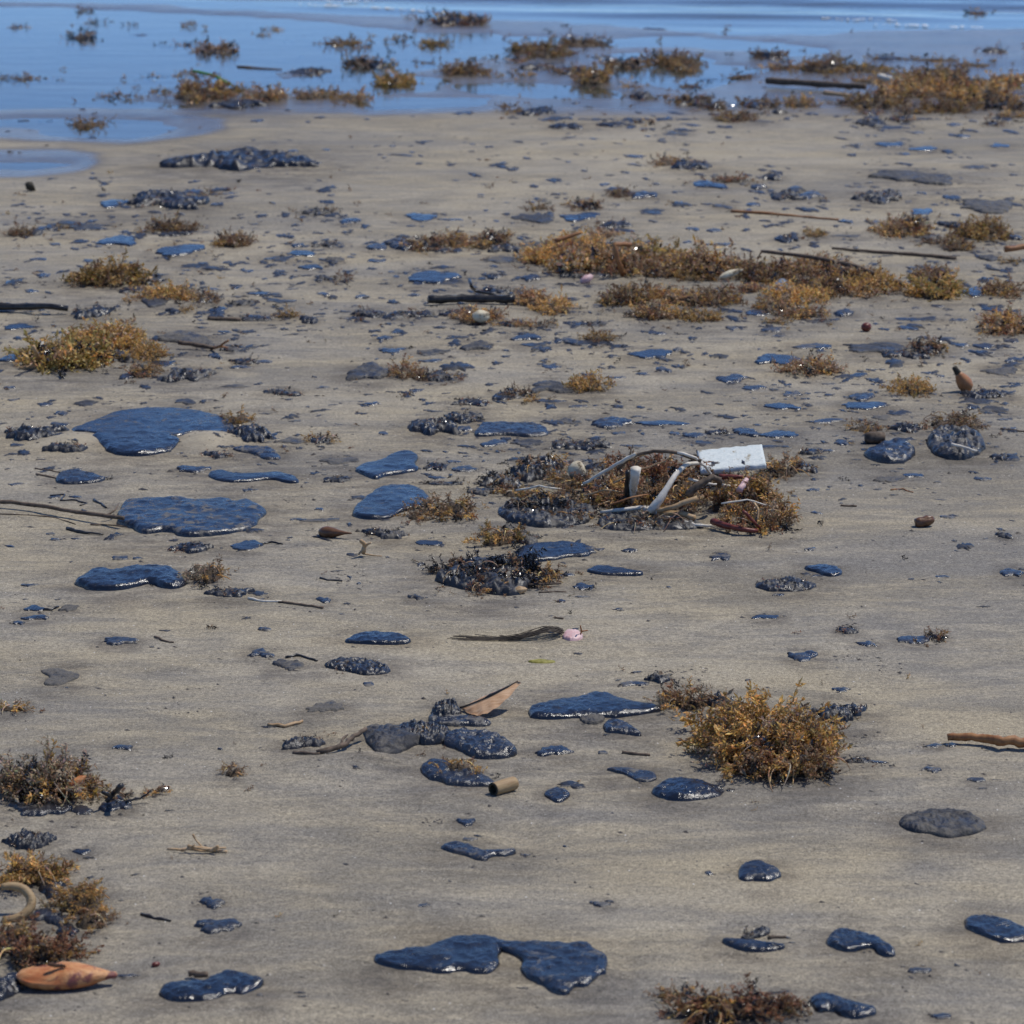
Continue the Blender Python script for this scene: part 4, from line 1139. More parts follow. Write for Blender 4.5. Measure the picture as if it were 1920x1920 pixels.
stick('twisted_twig', 'stick', 'twisted black twig arching up beyond the wet black cane', None, M['black'], [(880, 528, .05), (884, 541, .04), (892, 550, .01), (925, 556, .01)], 6, 5, 10)
stick('tarred_branch', 'stick', 'tar-coated branch running in from the edge of the picture', 'the tarred branch', M['black'], [(-30, 581, .01), (40, 583, .01), (90, 582, .02), (128, 587, .01)], 13, 9, 12, 8)
stick('brown_stick', 'stick', 'short brown stick poking out of a tarry weed row', None, M['bark'], [(390, 602), (452, 604)], 7, 6, 6)
stick('orange_stick', 'stick', 'orange stick lying over a grey tar lump at the edge of the picture', None, M['rust'], [(1884, 474, .04), (1935, 466, .05)], 11, 10, 6)
stick('pink_twig', 'stick', 'forked pinkish twig beside the sloping grey slab', 'the pinkish twig', M['rust'], [(396, 658, .0), (412, 654, .02), (428, 643, .05)], 5, 3, 8, extra=[([(412, 654, .02), (426, 655, .01)], 4, 2)])
stick('dark_stick', 'stick', 'dark brown stick leaning out from under the sloping grey slab', None, M['bark'], [(336, 646, .015), (372, 652, .01), (402, 657, .005)], 7, 5, 8)
stick('tan_stick', 'stick', 'upright tan stick in the arched weed heap', None, M['tan'], [(62, 656, .07), (70, 672, .04), (78, 688, .0)], 6, 7, 7)
stick('tan_stick', 'stick', 'sloping tan stick over grey tar inside the arched weed heap', None, M['tan'], [(163, 668, .02), (184, 650, .06)], 6, 4, 6)
stick('tan_straw', 'stick', 'pale straw at the foot of the arched weed heap', None, M['tan'], [(36, 697), (80, 694)], 6, 5, 6)
stick('pale_twig', 'stick', 'pale twig lying on the weed-capped tar', None, M['pale'], [(1783, 838, .035), (1832, 851, .02)], 3.5, 2.5, 7)
stick('thin_twig', 'stick', 'thin dark twig lying beside the weed-capped tar', None, M['bark'], [(1876, 810), (1935, 816)], 3, 2, 6)
stick('long_stick', 'stick', 'long dark brown stick lying with its end on the broad blue tar pat', 'the long brown stick', M['bark'], [(-30, 944, .012), (60, 952, .012), (150, 966, .014), (232, 977, .02)], 5, 4.5, 18, extra=[([(196, 972, .01), (216, 960, .02), (222, 950, .02)], 2.5, 1.5)])
stick('thin_root', 'stick', 'hair-thin root curving below the long brown stick', None, M['bark'], [(-10, 969), (60, 970), (105, 974), (142, 987)], 1.6, 1.2, 12)
stick('thin_twig', 'stick', 'thin twig pointing into the broad blue tar pat', None, M['bark'], [(170, 988), (206, 988), (244, 992)], 2.2, 1.8, 8)
stick('dark_twig', 'stick', 'short curved black twig beyond the long brown stick', None, M['black'], [(176, 942), (188, 948), (200, 956)], 3.5, 2, 7)
stick('dark_twig', 'stick', 'dark tapering twig lying in front of the long brown stick', None, M['black'], [(126, 997), (150, 1003), (194, 1008)], 4.5, 1.5, 8)
stick('looped_strand', 'strand', 'thin looped strand of tarred weed beyond the long brown stick', None, M['black'], [(94, 934), (122, 932), (114, 944), (140, 941), (164, 947), (150, 952)], 2.2, 1.8, 16)
stick('tail_twig', 'stick', 'thin broken twig trailing from a small blue tar pat', None, M['black'], [(488, 1026), (508, 1021), (531, 1025)], 2.4, 1.6, 7)
stick('thin_stalk', 'stick', 'thin stalk running into the pointed tar with tails', None, M['bark'], [(68, 894), (90, 898), (112, 903)], 2.4, 2, 6)
stick('thin_stalk', 'stick', 'second thinner stalk lying beyond the pointed tar with tails', None, M['bark'], [(66, 882), (90, 887), (114, 891)], 2, 1.5, 6)
stick('pale_stick', 'stick', 'pale stick poking out of a small tar pat near the curly tan ball', 'the pale stick', M['pale'], [(466, 1129), (498, 1134), (528, 1135)], 3, 2, 7)
stick('knotted_twig', 'stick', 'knotted dark twig continuing past the pale stick', None, M['bark'], [(522, 1136), (548, 1139), (590, 1144), (606, 1148)], 2.6, 3.2, 9)
stick('dark_twig', 'stick', 'small dark twig on bare sand well beyond the smooth spindle pat', None, M['black'], [(600, 1089), (620, 1093), (642, 1093)], 2.6, 2, 6)
stick('dark_twig', 'stick', 'black twig linking two small tar scraps', None, M['black'], [(82, 1150), (96, 1150), (110, 1144)], 3, 2, 6)
stick('dark_twig', 'stick', 'dark bent twig alone beside a small flat tar blob', None, M['bark'], [(290, 1201), (306, 1208), (326, 1211)], 2.4, 1.6, 7)
stick('twig', 'stick', 'thin black twig bridging small tar blobs beyond the frosted tar pat', None, M['black'], [(536, 1240), (560, 1236), (595, 1246)], 3, 2, 8)
stick('bark_stick', 'stick', 'dark forked stick half buried in sand running to the dusty grey slab', 'the half-buried stick', M['bark'], [(594, 1428, .0), (620, 1423, .004), (645, 1408, .008), (664, 1390, .012), (686, 1376, .018)], 5, 4, 14, extra=[([(640, 1412, .006), (642, 1395, .012), (652, 1385, .012)], 3, 1.5)])
stick('dark_leaf_stem', 'stick', 'dark leaf stem lying in front of a blue tar lump', None, M['bark'], [(550, 1422), (574, 1427), (600, 1430)], 3.2, 2, 7)
stick('dry_leaf', 'leaf', 'narrow pale dry leaf lying beyond a blue-grey tar lump', 'the narrow dry leaf', M['tan'], [(502, 1367), (535, 1370), (556, 1367), (567, 1361)], 3.5, 2.5, 8)
stick('brown_stick', 'stick', 'short brown stick lying flat near the boat-shaped tar pat', None, M['bark'], [(1166, 1417), (1190, 1420), (1219, 1421)], 3, 2.6, 7)
stick('black_twig', 'stick', 'straight black twig on the sand beyond an oblong tar blob', None, M['black'], [(265, 1720), (292, 1728), (320, 1734)], 2.6, 2.2, 7)
stick('dead_twig', 'stick', 'thin dark twig arching out of the purple-black tar knot', None, M['black'], [(236, 1512, .004), (265, 1504, .008), (284, 1490, .02)], 2.4, 1.2, 9)
stick('purple_sprig', 'seaweed', 'small dark purple sprig standing up beside the purple-black tar', None, M['black'], [(200, 1512, .006), (214, 1497, .02), (228, 1482, .045)], 4, 5, 8, extra=[([(210, 1503, .014), (192, 1494, .03)], 3.5, 3)])
stick('amber_stick', 'stick', 'thick amber stick with a brown swollen end at the edge of the picture', 'the amber stick', M['rust'], [(1776, 1394, .006), (1820, 1394, .008), (1855, 1399, .008), (1880, 1404, .01), (1900, 1402, .01), (1935, 1406, .008)], 6, 9, 16, 9, wob=0.25)
stick('thin_twig', 'stick', 'thin dark twig sticking out from the foot of the weedy tar base', None, M['bark'], [(992, 1100, .006), (1052, 1096, .004)], 2.6, 1.8, 7)
stick('thin_twig', 'stick', 'second thin twig lying nearest the viewer beside the weedy tar base', None, M['bark'], [(1010, 1113), (1062, 1112)], 2, 1.6, 7)
stick('brown_twig', 'stick', 'tiny curved brown twig on bare sand near two grey tar slabs', None, M['rust'], [(1670, 924), (1690, 921), (1712, 928)], 2, 1.4, 7)
stick('brown_stick', 'stick', 'flat dark splinter on bare sand beyond the flat-topped pat', None, M['bark'], [(1576, 955), (1606, 956)], 3, 2.5, 5)
stick('dark_splinter', 'stick', 'dark splinter on the sand in front of the gabled tar pat', None, M['bark'], [(1040, 1165), (1056, 1167)], 2.5, 2, 4)
# the debris heap
def driftwood():
    e = obj('white_driftwood', None, None, (0, 0, 0))
    c = Vector(at(1225, 965))
    e.location = c
    def limb(nm, pl, r0, r1, n=12, mid=None):
        P = resample(path3(pl), n) - np.array(c)
        r = np.linspace(r0, r1, n) / 1000
        if mid: r = r * (1 + mid * np.exp(-((np.linspace(0, 1, n) - 0.15) / 0.15) ** 2))
        V, F = merge([tube_geo(P, r, 9, nseed(), 0.10)])
        return obj(nm, mesh(nm, V, F, M['pale']), e)
    limb('branch', [(1218, 966, .02), (1236, 945, .045), (1252, 918, .075), (1268, 893, .10), (1288, 876, .115), (1316, 873, .11)], 8, 4, 18, 0.35)
    limb('root', [(1236, 960, .02), (1200, 958, .022), (1160, 962, .02), (1126, 966, .012)], 6, 3.5, 12)
    limb('spur', [(1206, 958, .024), (1240, 972, .012), (1262, 980, .008)], 6, 3, 8)
    thing(e, 'driftwood', 1220, 920, 190, 110, 'white forked driftwood branch curving up out of the debris heap', None, None, 'the white driftwood')
driftwood()
stick('wood_stump', 'driftwood', 'upright pale wood stump with a thick head in the debris heap', 'the pale stump', M['pale'], [(1186, 952, .005), (1187, 930, .04), (1190, 905, .085), (1193, 890, .105)], 7, 12, 10, 8)
stick('black_post', 'driftwood', 'black stick standing against the pale stump', None, M['black'], [(1177, 948, .01), (1176, 915, .06), (1177, 893, .095)], 8, 6, 8)
stick('pale_reed', 'stick', 'long thin pale reed sloping up across the debris heap', None, M['pale'], [(1094, 914, .05), (1140, 888, .09), (1192, 858, .14)], 3.5, 4.5, 12)
stick('hoop_root', 'stick', 'dark brown root arching over the top of the debris heap', 'the arching root', M['bark'], [(1158, 886, .09), (1185, 862, .125), (1225, 853, .14), (1270, 857, .14), (1315, 872, .12)], 3.5, 4.5, 18)
stick('pale_curl', 'stick', 'pale curved twig at the top of the heap beside the foam slab', None, M['pale'], [(1270, 857, .14), (1300, 863, .135), (1322, 882, .10), (1334, 898, .07)], 3.5, 3, 12)
stick('tan_cane', 'stick', 'upper of two tan canes crossing below the white driftwood', 'the tan canes', M['tan'], [(1232, 968, .02), (1270, 957, .035), (1308, 944, .05)], 5.5, 6.5, 9, 9)
stick('tan_cane', 'stick', 'lower of two tan canes, with an orange tip, below the white driftwood', None, M['tan'], [(1238, 972, .012), (1275, 972, .015), (1302, 981, .01)], 5.5, 7, 9, 9)
stick('grey_curl', 'bark', 'grey curled bark strip like a hook in the debris heap', None, M['bark'], [(1290, 940, .05), (1310, 920, .075), (1335, 905, .09), (1350, 912, .08), (1348, 922, .06)], 9, 6, 14)
stick('red_pod', 'seed pod', 'long dark red pod at the front of the debris heap', 'the dark red pod', M['red'], [(1336, 988, .012), (1370, 1000, .01), (1400, 1004, .008), (1420, 1005, .006)], 8, 4.5, 12, 9)
stick('red_twig', 'stick', 'straight dark red twig slanting over the long red pod', None, M['red'], [(1392, 968, .05), (1410, 984, .03), (1428, 1002, .005)], 4, 3, 8)
stick('red_stick', 'stick', 'dark red stick under the foam slab', None, M['red'], [(1348, 902, .06), (1392, 904, .06)], 6, 5, 6)
stick('orange_twig', 'stick', 'reddish orange curved twig in the weed behind the debris heap', None, M['rust'], [(1400, 906, .06), (1425, 912, .06), (1436, 930, .03)], 6, 5, 9)
stick('pink_chip', 'wood chip', 'pale pink chip lying in the weed in front of the foam slab', None, M['pink'], [(1386, 930, .05), (1400, 908, .07)], 8, 5, 6)
stick('pale_loop', 'stick', 'thin pale looped stem at the front of the weed beside the dark red pod', None, M['tan'], [(1412, 950, .05), (1422, 962, .045), (1420, 985, .02)], 3, 2.5, 10)
stick('pale_reed', 'stick', 'thin pale stick lying flat over tar left of the cream shell', None, M['pale'], [(968, 925, .03), (1010, 918, .05), (1052, 922, .04)], 2.4, 1.8, 8)
stick('thin_straw', 'stick', 'thin tan straw crossing the weed between the cream shell and the pale stump', None, M['tan'], [(1096, 935, .03), (1135, 925, .05), (1168, 930, .04)], 2.2, 1.6, 8)
stick('thin_straw', 'stick', 'thin tan straw standing out of the weed beyond the cream shell', None, M['tan'], [(1060, 880, .02), (1052, 866, .05), (1040, 856, .07)], 2, 1.4, 7)
stick('pale_reed', 'stick', 'thin pale stick under the far edge of the foam slab', None, M['pale'], [(1290, 905, .08), (1330, 915, .07), (1380, 918, .05)], 3, 2.4, 8)
stick('thin_straw', 'stick', 'thin straw leaning over the pale stump from behind', None, M['tan'], [(1150, 912, .06), (1205, 884, .10), (1248, 872, .12)], 2, 1.6, 8)
stick('thin_straw', 'stick', 'thin pale straw crossing the weed right behind the dark red pod', None, M['pale'], [(1352, 952, .06), (1400, 944, .07), (1448, 958, .04)], 2, 1.6, 8)
stick('thin_straw', 'stick', 'thin brown straw lying low in front of the pale stump', None, M['rust'], [(1140, 955, .03), (1180, 940, .05), (1216, 934, .05)], 2.4, 1.8, 8)
stick('pale_root', 'stick', 'pale root lying on sand at the front of the debris heap', None, M['pale'], [(1284, 988, .006), (1310, 994, .004), (1336, 993, .004)], 4, 3, 8)
for pl in ([(318, 1602), (360, 1603), (424, 1607)], [(345, 1607, .003), (372, 1599, .008), (405, 1604, .003)], [(350, 1598, .01), (380, 1604, .006), (420, 1600, .006)], [(362, 1574, .02), (366, 1584, .012), (378, 1598, .004)]):
    pass
STR = dict(main=[(314, 1602), (360, 1603), (426, 1607)],
           ex=[([(340, 1606, .003), (372, 1598, .009), (408, 1604, .003)], 2.2, 1.6), ([(352, 1597, .01), (384, 1603, .006), (424, 1599, .006)], 2.2, 1.6),
               ([(362, 1574, .022), (367, 1584, .012), (380, 1598, .004)], 1.6, 1.4), ([(395, 1606, .003), (410, 1597, .012)], 3, 2.2), ([(350, 1603, .004), (366, 1595, .014)], 1.8, 1.2)])
stick('straw_bundle', 'straw', 'small bundle of tan straws alone on dark sand', 'the straw bundle', M['tan'], STR['main'], 2.2, 2.6, 10, 6, extra=STR['ex'])
stick('brown_twig', 'stick', 'short brown twig on the blade-shaped tar pat', None, M['bark'], [(1440, 1772, .012), (1473, 1769, .012)], 3, 2, 5)
stick('brown_scrap', 'bark', 'dark brown scrap behind the shiniest tar pat', None, M['bark'], [(354, 1836, .004), (390, 1837, .006)], 4.5, 4, 6)

# ------------------------------------------------------------------ foam slab
def foam_slab():
    px0, py0 = 1372, 908
    c = Vector(at(px0, py0))
    s = scale_at(py0)[0]
    L, Wd, T = 124 / s, 0.112, 0.015
    nx, ny = 40, 26
    bm_v, faces = [], []
    rg = np.random.RandomState(4)
    # slab with softly rounded, chipped edges
    us_, vs_ = np.linspace(-.5, .5, nx), np.linspace(-.5, .5, ny)
    X, Y = np.meshgrid(us_ * L, vs_ * Wd)
    chip = 0.009 * (fbm(X * 60, Y * 60, 8, 3) - 0.5)
    edge = np.minimum(np.minimum(L / 2 - np.abs(X), Wd / 2 - np.abs(Y)), 0.004) / 0.004
    top = T / 2 - 0.003 * (1 - edge) ** 2 + 0.0012 * (fbm(X * 90, Y * 90, 9, 2) - 0.5)
    bot = -T / 2 + 0.003 * (1 - edge) ** 2
    Xc = X + np.sign(X) * 0 + (Y / Wd) * 0.010
    V = np.concatenate([np.stack([Xc, Y + chip, top], -1).reshape(-1, 3), np.stack([Xc, Y + chip, bot], -1).reshape(-1, 3)])
    i = np.arange(nx * ny).reshape(ny, nx)
    F1 = np.stack([i[:-1, :-1], i[:-1, 1:], i[1:, 1:], i[1:, :-1]], -1).reshape(-1, 4)
    o2 = nx * ny
    ring = np.concatenate([i[0, :-1], i[:-1, -1], i[-1, :0:-1], i[:0:-1, 0]])
    rn = np.roll(ring, -1)
    side = np.stack([ring, ring + o2, rn + o2, rn], 1)
    e = obj('foam_slab', None, None, (c.x, c.y + 0.02, c.z + 0.052), (math.radians(13), math.radians(-4.5), math.radians(5)))
    me = mesh('slab', V, [F1, F1[:, ::-1] + o2, side], M['foam'], smooth=False)
    obj('slab', me, e)
    b = blob_mesh('tar_speck', lumpy_outline(0.010, 0.030, 3, 'k'), 0.004, 3, 'k', M['k'], 0.0012)
    obj('tar_speck', b, e, (0.022, -Wd * 0.32, T / 2 - 0.001))
    b = blob_mesh('tar_smear', lumpy_outline(0.030, 0.034, 14, 'f'), 0.0016, 14, 'f', M['f'], 0.0012)
    obj('tar_smear', b, e, (-0.045, -Wd * 0.26, T / 2 - 0.0008))
    thing(e, 'foam slab', 1372, 868, 124, 46, 'chipped white foam slab lying on top of the debris heap', None, None, 'the foam slab')
foam_slab()

# ------------------------------------------------------------------ leaf, pods, shells and other single finds
def leaf():
    A, Bp, Cp = path3([(862, 1334, .006), (905, 1322, .024), (971, 1284, .050)])
    n, m = 22, 6
    t = np.linspace(0, 1, n)[:, None]
    mid = (1 - t) ** 2 * A + 2 * t * (1 - t) * Bp + t * t * Cp
    c = mid.mean(0)
    wv = np.sin(math.pi * np.clip(t * 0.96 + 0.03, 0, 1)) ** 0.8
    k = np.linspace(0, 1, m)
    e = obj('tan_leaf', None, None, c)
    def half(nm, dy, dz, curl):
        V = []
        for a in range(n):
            for b in range(m):
                w = wv[a, 0] * k[b]
                V.append(mid[a] - c + np.array([0.006 * k[b], dy * w, dz * w + curl * math.sin(math.pi * k[b]) * wv[a, 0] + 0.0012 * math.sin(a * 1.7) * k[b]]))
        i = np.arange(n * m).reshape(n, m)
        F = np.stack([i[:-1, :-1], i[1:, :-1], i[1:, 1:], i[:-1, 1:]], -1).reshape(-1, 4)
        V = np.array(V)
        V[:, 2] = np.maximum(V[:, 2], 0.002 - (c[2] - hz(c[0], c[1])))
        V2 = V.copy(); V2[:, 1] += 0.0007
        o2 = n * m
        ring = np.concatenate([i[0, :-1], i[:-1, -1], i[-1, :0:-1], i[:0:-1, 0]]); rn = np.roll(ring, -1)
        return obj(nm, mesh(nm, np.concatenate([V, V2]), [F, F[:, ::-1] + o2, np.stack([ring, ring + o2, rn + o2, rn], 1)], M['leaf']), e)
    half('blade', -0.036, -0.015, 0.002)
    half('blade', 0.020, 0.000, 0.003)
    V, F = merge([tube_geo(resample(mid, 14) - c + np.array([0, 0, 0.001]), np.linspace(1.6, 1.0, 14) / 1000, 6, 2, 0.1)])
    obj('midrib', mesh('midrib', V, F, M['bark']), e)
    P = resample(mid[10:20], 10) - c + np.array([0, -0.001, 0.0015])
    V, F = merge([tube_geo(P, np.array([.8, 2.6, 3, 2.6, 2.2, 1.8, 1.6, 1.5, 1.4, .9]) / 1000, 6, 3, 0.2)])
    obj('dark_edge', mesh('dark_edge', V, F, M['black']), e)  # dark strip along the upper edge of the blade
    thing(e, 'leaf', 918, 1315, 108, 62, 'curled tan dry leaf with one raised tip and a dark edge', None, None, 'the curled tan leaf')
leaf()

def cane_tube():
    p0 = np.array(at(928, 1503, .011)); p1 = np.array(at(962, 1484, .011))
    d = p1 - p0; L = 0.048; yaw = math.atan2(d[1], d[0])
    e = obj('cane_tube', None, None, (p0 + p1) / 2, (0, 0, yaw * 0.72))
    R = 0.0115
    prof = [(-L / 2, R * 0.72), (-L / 2, R * 0.98), (-L / 2 + 0.002, R), (-L / 6, R * 0.99), (0, R * 1.02), (L / 4, R), (L / 2 - 0.003, R * 0.98), (L / 2, R * 0.88), (L / 2, 0.0005)]
    V, F, _ = lathe_geo(prof, 24, 5, 0.05)
    obj('wall', mesh('wall', V, [F], M['cane']), e)
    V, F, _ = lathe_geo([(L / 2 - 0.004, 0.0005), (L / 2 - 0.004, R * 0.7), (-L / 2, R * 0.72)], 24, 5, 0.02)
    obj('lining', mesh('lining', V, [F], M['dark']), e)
    V, F, _ = lathe_geo([(-L / 2 - 0.0008, R * 0.70), (-L / 2 - 0.0012, R * 0.85), (-L / 2 - 0.0004, R * 1.0)], 24, 5, 0.03)
    obj('dark_rim', mesh('dark_rim', V, [F], M['dark']), e)  # dark ring round the open end
    thing(e, 'cane tube', 943, 1492, 56, 32, 'short hollow tan cane tube with a dark open end', None, None, 'the cane tube')
cane_tube()

def lathe_thing(name, cat, label, short, mat, prof, px, py, dz, rot, lump=0.06, w=40, h=30, extra=None, group=None):
    c = at(px, py, dz)
    V, F, _ = lathe_geo(prof, 22, nseed(), lump)
    if extra is None:
        o = obj(name, mesh(name, V, [F], mat), None, c, rot)
    else:
        o = obj(name, None, None, c, rot)
        obj('body', mesh('body', V, [F], mat), o)
        for nm, pr, mt in extra:
            V, F, _ = lathe_geo(pr, 16, nseed(), lump)
            obj(nm, mesh(nm, V, [F], mt), o)
    return thing(o, cat, px, py, w, h, label, None, group, short)

R_ = math.radians
lathe_thing('brown_pod', 'seed pod', 'dark brown teardrop pod with a thin tail on bare sand', 'the teardrop pod', M['pod'],
            [(-.034, .0005), (-.032, .007), (-.024, .0125), (-.012, .0145), (.002, .0115), (.016, .007), (.030, .0035), (.046, .0018), (.047, .0003)], 624, 1012, .011, (0, R_(-4), R_(-22)), 0.05, 85, 30)
stick('orange_sprig', 'leaf', 'small orange-brown dried sprig at the tail of the teardrop pod', 'the orange sprig', M['tan'], [(676, 1020, .035), (684, 1030, .022), (680, 1044, .004)], 4, 6, 8, 6,
      extra=[([(680, 1044, .004), (698, 1047, .002), (716, 1048, .001)], 2, 1.2), ([(684, 1030, .022), (696, 1024, .03)], 4, 2), ([(682, 1036, .014), (672, 1046, .004)], 3, 2)])
lathe_thing('egg_pod', 'seed pod', 'brown egg-shaped pod standing tilted with a black tip', 'the egg-shaped pod', M['egg'],
            [(-.036, .0005), (-.034, .010), (-.026, .018), (-.012, .0215), (.004, .0185), (.020, .0115), (.026, .009), (.027, .0003)], 1804, 738, .032, (0, R_(-56), R_(192)), 0.05, 40, 50,
            [('tip', [(.024, .0095), (.028, .0092), (.038, .0080), (.046, .0072), (.048, .0005)], M['dark'])])
lathe_thing('round_seed', 'seed', 'small round red-brown seed on sand in front of the brown weed bank', 'the round red seed', M['red'],
            [(-.016, .0005), (-.014, .008), (-.006, .014), (.004, .0145), (.012, .010), (.015, .0005)], 1624, 624, .013, (0, 0, .4), 0.1, 14, 12)
lathe_thing('dark_nut', 'seed', 'single dark nut-like lump on open far sand with no neighbours', 'the lone dark nut', M['dark'],
            [(-.024, .0005), (-.020, .009), (-.006, .019), (.010, .016), (.022, .007), (.030, .0005)], 57, 360, .02, (0, R_(40), .5), 0.25, 20, 18)
lathe_thing('cream_nut', 'shell', 'cream coloured round shell in the brown weed left of the debris heap', 'the cream shell', M['cream'],
            [(-.022, .0005), (-.020, .011), (-.010, .0195), (.004, .021), (.016, .015), (.022, .006), (.023, .0005)], 1081, 908, .030, (R_(20), R_(-70), .4), 0.22, 36, 44)
lathe_thing('cream_shell', 'shell', 'cream shell lump half wrapped in dark weed near the wet black cane', None, M['cream'],
            [(-.030, .0005), (-.024, .012), (-.008, .020), (.010, .018), (.026, .010), (.031, .0005)], 902, 612, .025, (0, 0, .5), 0.25, 30, 20)
lathe_thing('white_shell', 'shell', 'white pinkish shell sliver in the near part of the brown weed bank', 'the white shell', M['cream'],
            [(-.05, .0005), (-.03, .010), (0, .013), (.03, .008), (.05, .0005)], 1370, 542, .045, (0, R_(-12), .5), 0.12, 30, 12)
lathe_thing('pink_shell', 'shell', 'pinkish white shell chip at the front foot of the amber weed pile', None, M['pink'],
            [(-.028, .0005), (-.02, .010), (0, .014), (.02, .009), (.028, .0005)], 1100, 533, .014, (0, R_(-20), .6), 0.2, 26, 14)
lathe_thing('brown_husk', 'seed husk', 'knobbly brown husk chunk alone on open sand', 'the knobbly husk', M['pod'],
            [(-.022, .0005), (-.021, .010), (-.012, .0135), (-.002, .011), (.006, .013), (.018, .010), (.022, .006), (.023, .0005)], 1733, 994, .012, (R_(20), R_(-10), .25), 0.35, 50, 28)
lathe_thing('brown_lump', 'wood chunk', 'rounded dark brown wood chunk behind the sanded tar mound', 'the brown chunk', M['bark'],
            [(-.026, .0005), (-.025, .012), (-.012, .016), (.008, .016), (.024, .013), (.027, .0005)], 1640, 836, .014, (0, 0, .1), 0.12, 50, 26)
lathe_thing('red_chip', 'shell', 'tiny red-brown chip on sand between the orange husk and the shiniest tar pat', None, M['red'],
            [(-.006, .0004), (-.004, .003), (.001, .004), (.005, .0025), (.007, .0004)], 292, 1818, .003, (0, 0, .5), 0.3, 20, 12)
lathe_thing('tan_chip', 'bark', 'tan leaf-like chip at the front of the weedy tar base', None, M['tan'],
            [(-.016, .0005), (-.010, .006), (0, .0085), (.012, .005), (.017, .0005)], 974, 1114, .007, (0, R_(-8), .25), 0.3, 36, 18)
lathe_thing('orange_chip', 'bark', 'curved orange chip leaning out of the bleached tan weed', 'the orange chip', M['husk'],
            [(-.026, .0005), (-.022, .006), (0, .0085), (.018, .007), (.027, .0005)], 138, 1502, .022, (0, R_(-34), .2), 0.15, 60, 40)

def husk():
    px, py = 128, 1850
    e = obj('orange_husk', None, None, at(px, py + 4, .017), (R_(12), R_(1), R_(4)))
    prof = [(-.070, .003), (-.064, .012), (-.05, .0205), (-.03, .0240), (-.008, .0250), (.014, .0222), (.034, .0160), (.048, .0100), (.058, .0065), (.066, .0055), (.068, .0010)]
    V, F, _ = lathe_geo(prof, 28, 77, 0.10)
    V = V.reshape(len(prof), 28, 3)
    V[..., 2] *= 0.72
    # flattened, caved-in upper left side
    cave = np.exp(-((V[..., 0] + .035) / .022) ** 2) * (V[..., 2] > 0.004)
    V[..., 2] -= cave * 0.008
    obj('shell', mesh('shell', V.reshape(-1, 3), [F], M['husk']), e)
    b = blob_mesh('slit', lumpy_outline(.026, .0045, 9, 'g'), .0012, 9, 'g', M['pod'], .001)
    obj('slit', b, e, (-.014, -.004, .0212), (R_(10), R_(3), R_(-6)))
    thing(e, 'seed husk', px, 1843, 156, 58, 'large orange seed husk with a pointed end and a dark split', None, None, 'the orange husk')
husk()
tar_poly('the silvery tar knob', 'black tar knob with silvery glints against the blunt end of the orange husk', 'k', 24,
         [(-30, 1868), (-10, 1846), (15, 1832), (45, 1828), (62, 1842), (40, 1858), (15, 1872), (-10, 1880)])

def ring(name, cat, label, short, mat, px, py, dz, r, tube, a0, a1, tilt, yaw):
    th = np.linspace(a0, a1, 22)
    P = np.stack([r * 1.25 * np.cos(th), r * np.sin(th), 0 * th], 1)
    rr = tube * (1 - 0.35 * np.abs(np.linspace(-1, 1, 22)) ** 3)
    V, F = merge([tube_geo(P, rr, 10, nseed(), 0.07)])
    o = obj(name, mesh(name, V, F, mat), None, at(px, py, dz), (tilt, 0, yaw))
    return thing(o, cat, px, py, 60, 54, label, None, None, short)
ring('curled_husk', 'husk', 'thick pale curled husk like a hook in the golden weed at the picture edge', 'the curled husk', M['cane'], 18, 1722, .022, .026, .0072, -1.9, 1.9, R_(48), R_(10))

def fibre_tuft():
    c = Vector(at(1030, 1196))
    e = obj('fibre_tuft', None, None, c)
    rg = np.random.RandomState(3)
    parts = []
    for k in range(34):
        x0 = 840 + rg.uniform(0, 120) if k > 6 else 838 + k * 6
        y0 = 1195 + rg.uniform(-2, 12)
        P = path3([(x0, y0, .001), ((x0 + 990) / 2, (y0 + 1196) / 2 + 5, .002), (985 + rg.uniform(-10, 20), 1194 + rg.uniform(-3, 5), .006 + rg.uniform(0, .006)),
                   (1030 + rg.uniform(-8, 14), 1182 + rg.uniform(-5, 6), .016 + rg.uniform(-.004, .008)), (1052 + rg.uniform(-3, 6), 1192 + rg.uniform(-6, 4), .006)])
        t = np.linspace(0, 1, 5); tt = np.linspace(0, 1, 16)
        Q = np.stack([np.interp(tt, t, P[:, a]) for a in range(3)], 1)
        for _ in range(2): Q[1:-1] = (Q[:-2] + Q[1:-1] * 2 + Q[2:]) / 4
        parts.append(tube_geo(Q - np.array(c), np.linspace(.5, .9, 16) / 1000, 4, k, 0.1))
    V, F = merge(parts)
    f = obj('fibres', mesh('fibres', V, F, M['hair']), e); f['kind'] = 'stuff'
    thing(e, 'fibre tuft', 945, 1193, 215, 30, 'wispy tuft of dark fibres trailing over the sand like hair', None, None, 'the wispy fibre tuft')
fibre_tuft()
tar_poly('the pink lump', 'pale pink fleshy lump at the thick end of the wispy fibre tuft', 'g', 9,
         [(1052, 1198), (1058, 1188), (1078, 1186), (1094, 1193), (1092, 1203), (1066, 1206)], 0.6, 'pink_lump', 'flesh scrap', M['pink'])
stick('pink_stalk', 'stick', 'thin stalk standing beside the pale pink lump', None, M['rust'], [(1086, 1200, .0), (1091, 1190, .012), (1088, 1180, .026)], 1.8, 1.4, 6, extra=[([(1091, 1190, .012), (1102, 1189, .010)], 1.6, 1.2)])
tar_poly('the olive leaf', 'thin olive-yellow leaf lying flat on the sand', 'f', 4,
         [(984, 1243), (1005, 1239), (1030, 1241), (1046, 1243), (1030, 1247), (1005, 1247)], 0.7, 'olive_leaf', 'leaf', M['olive'])
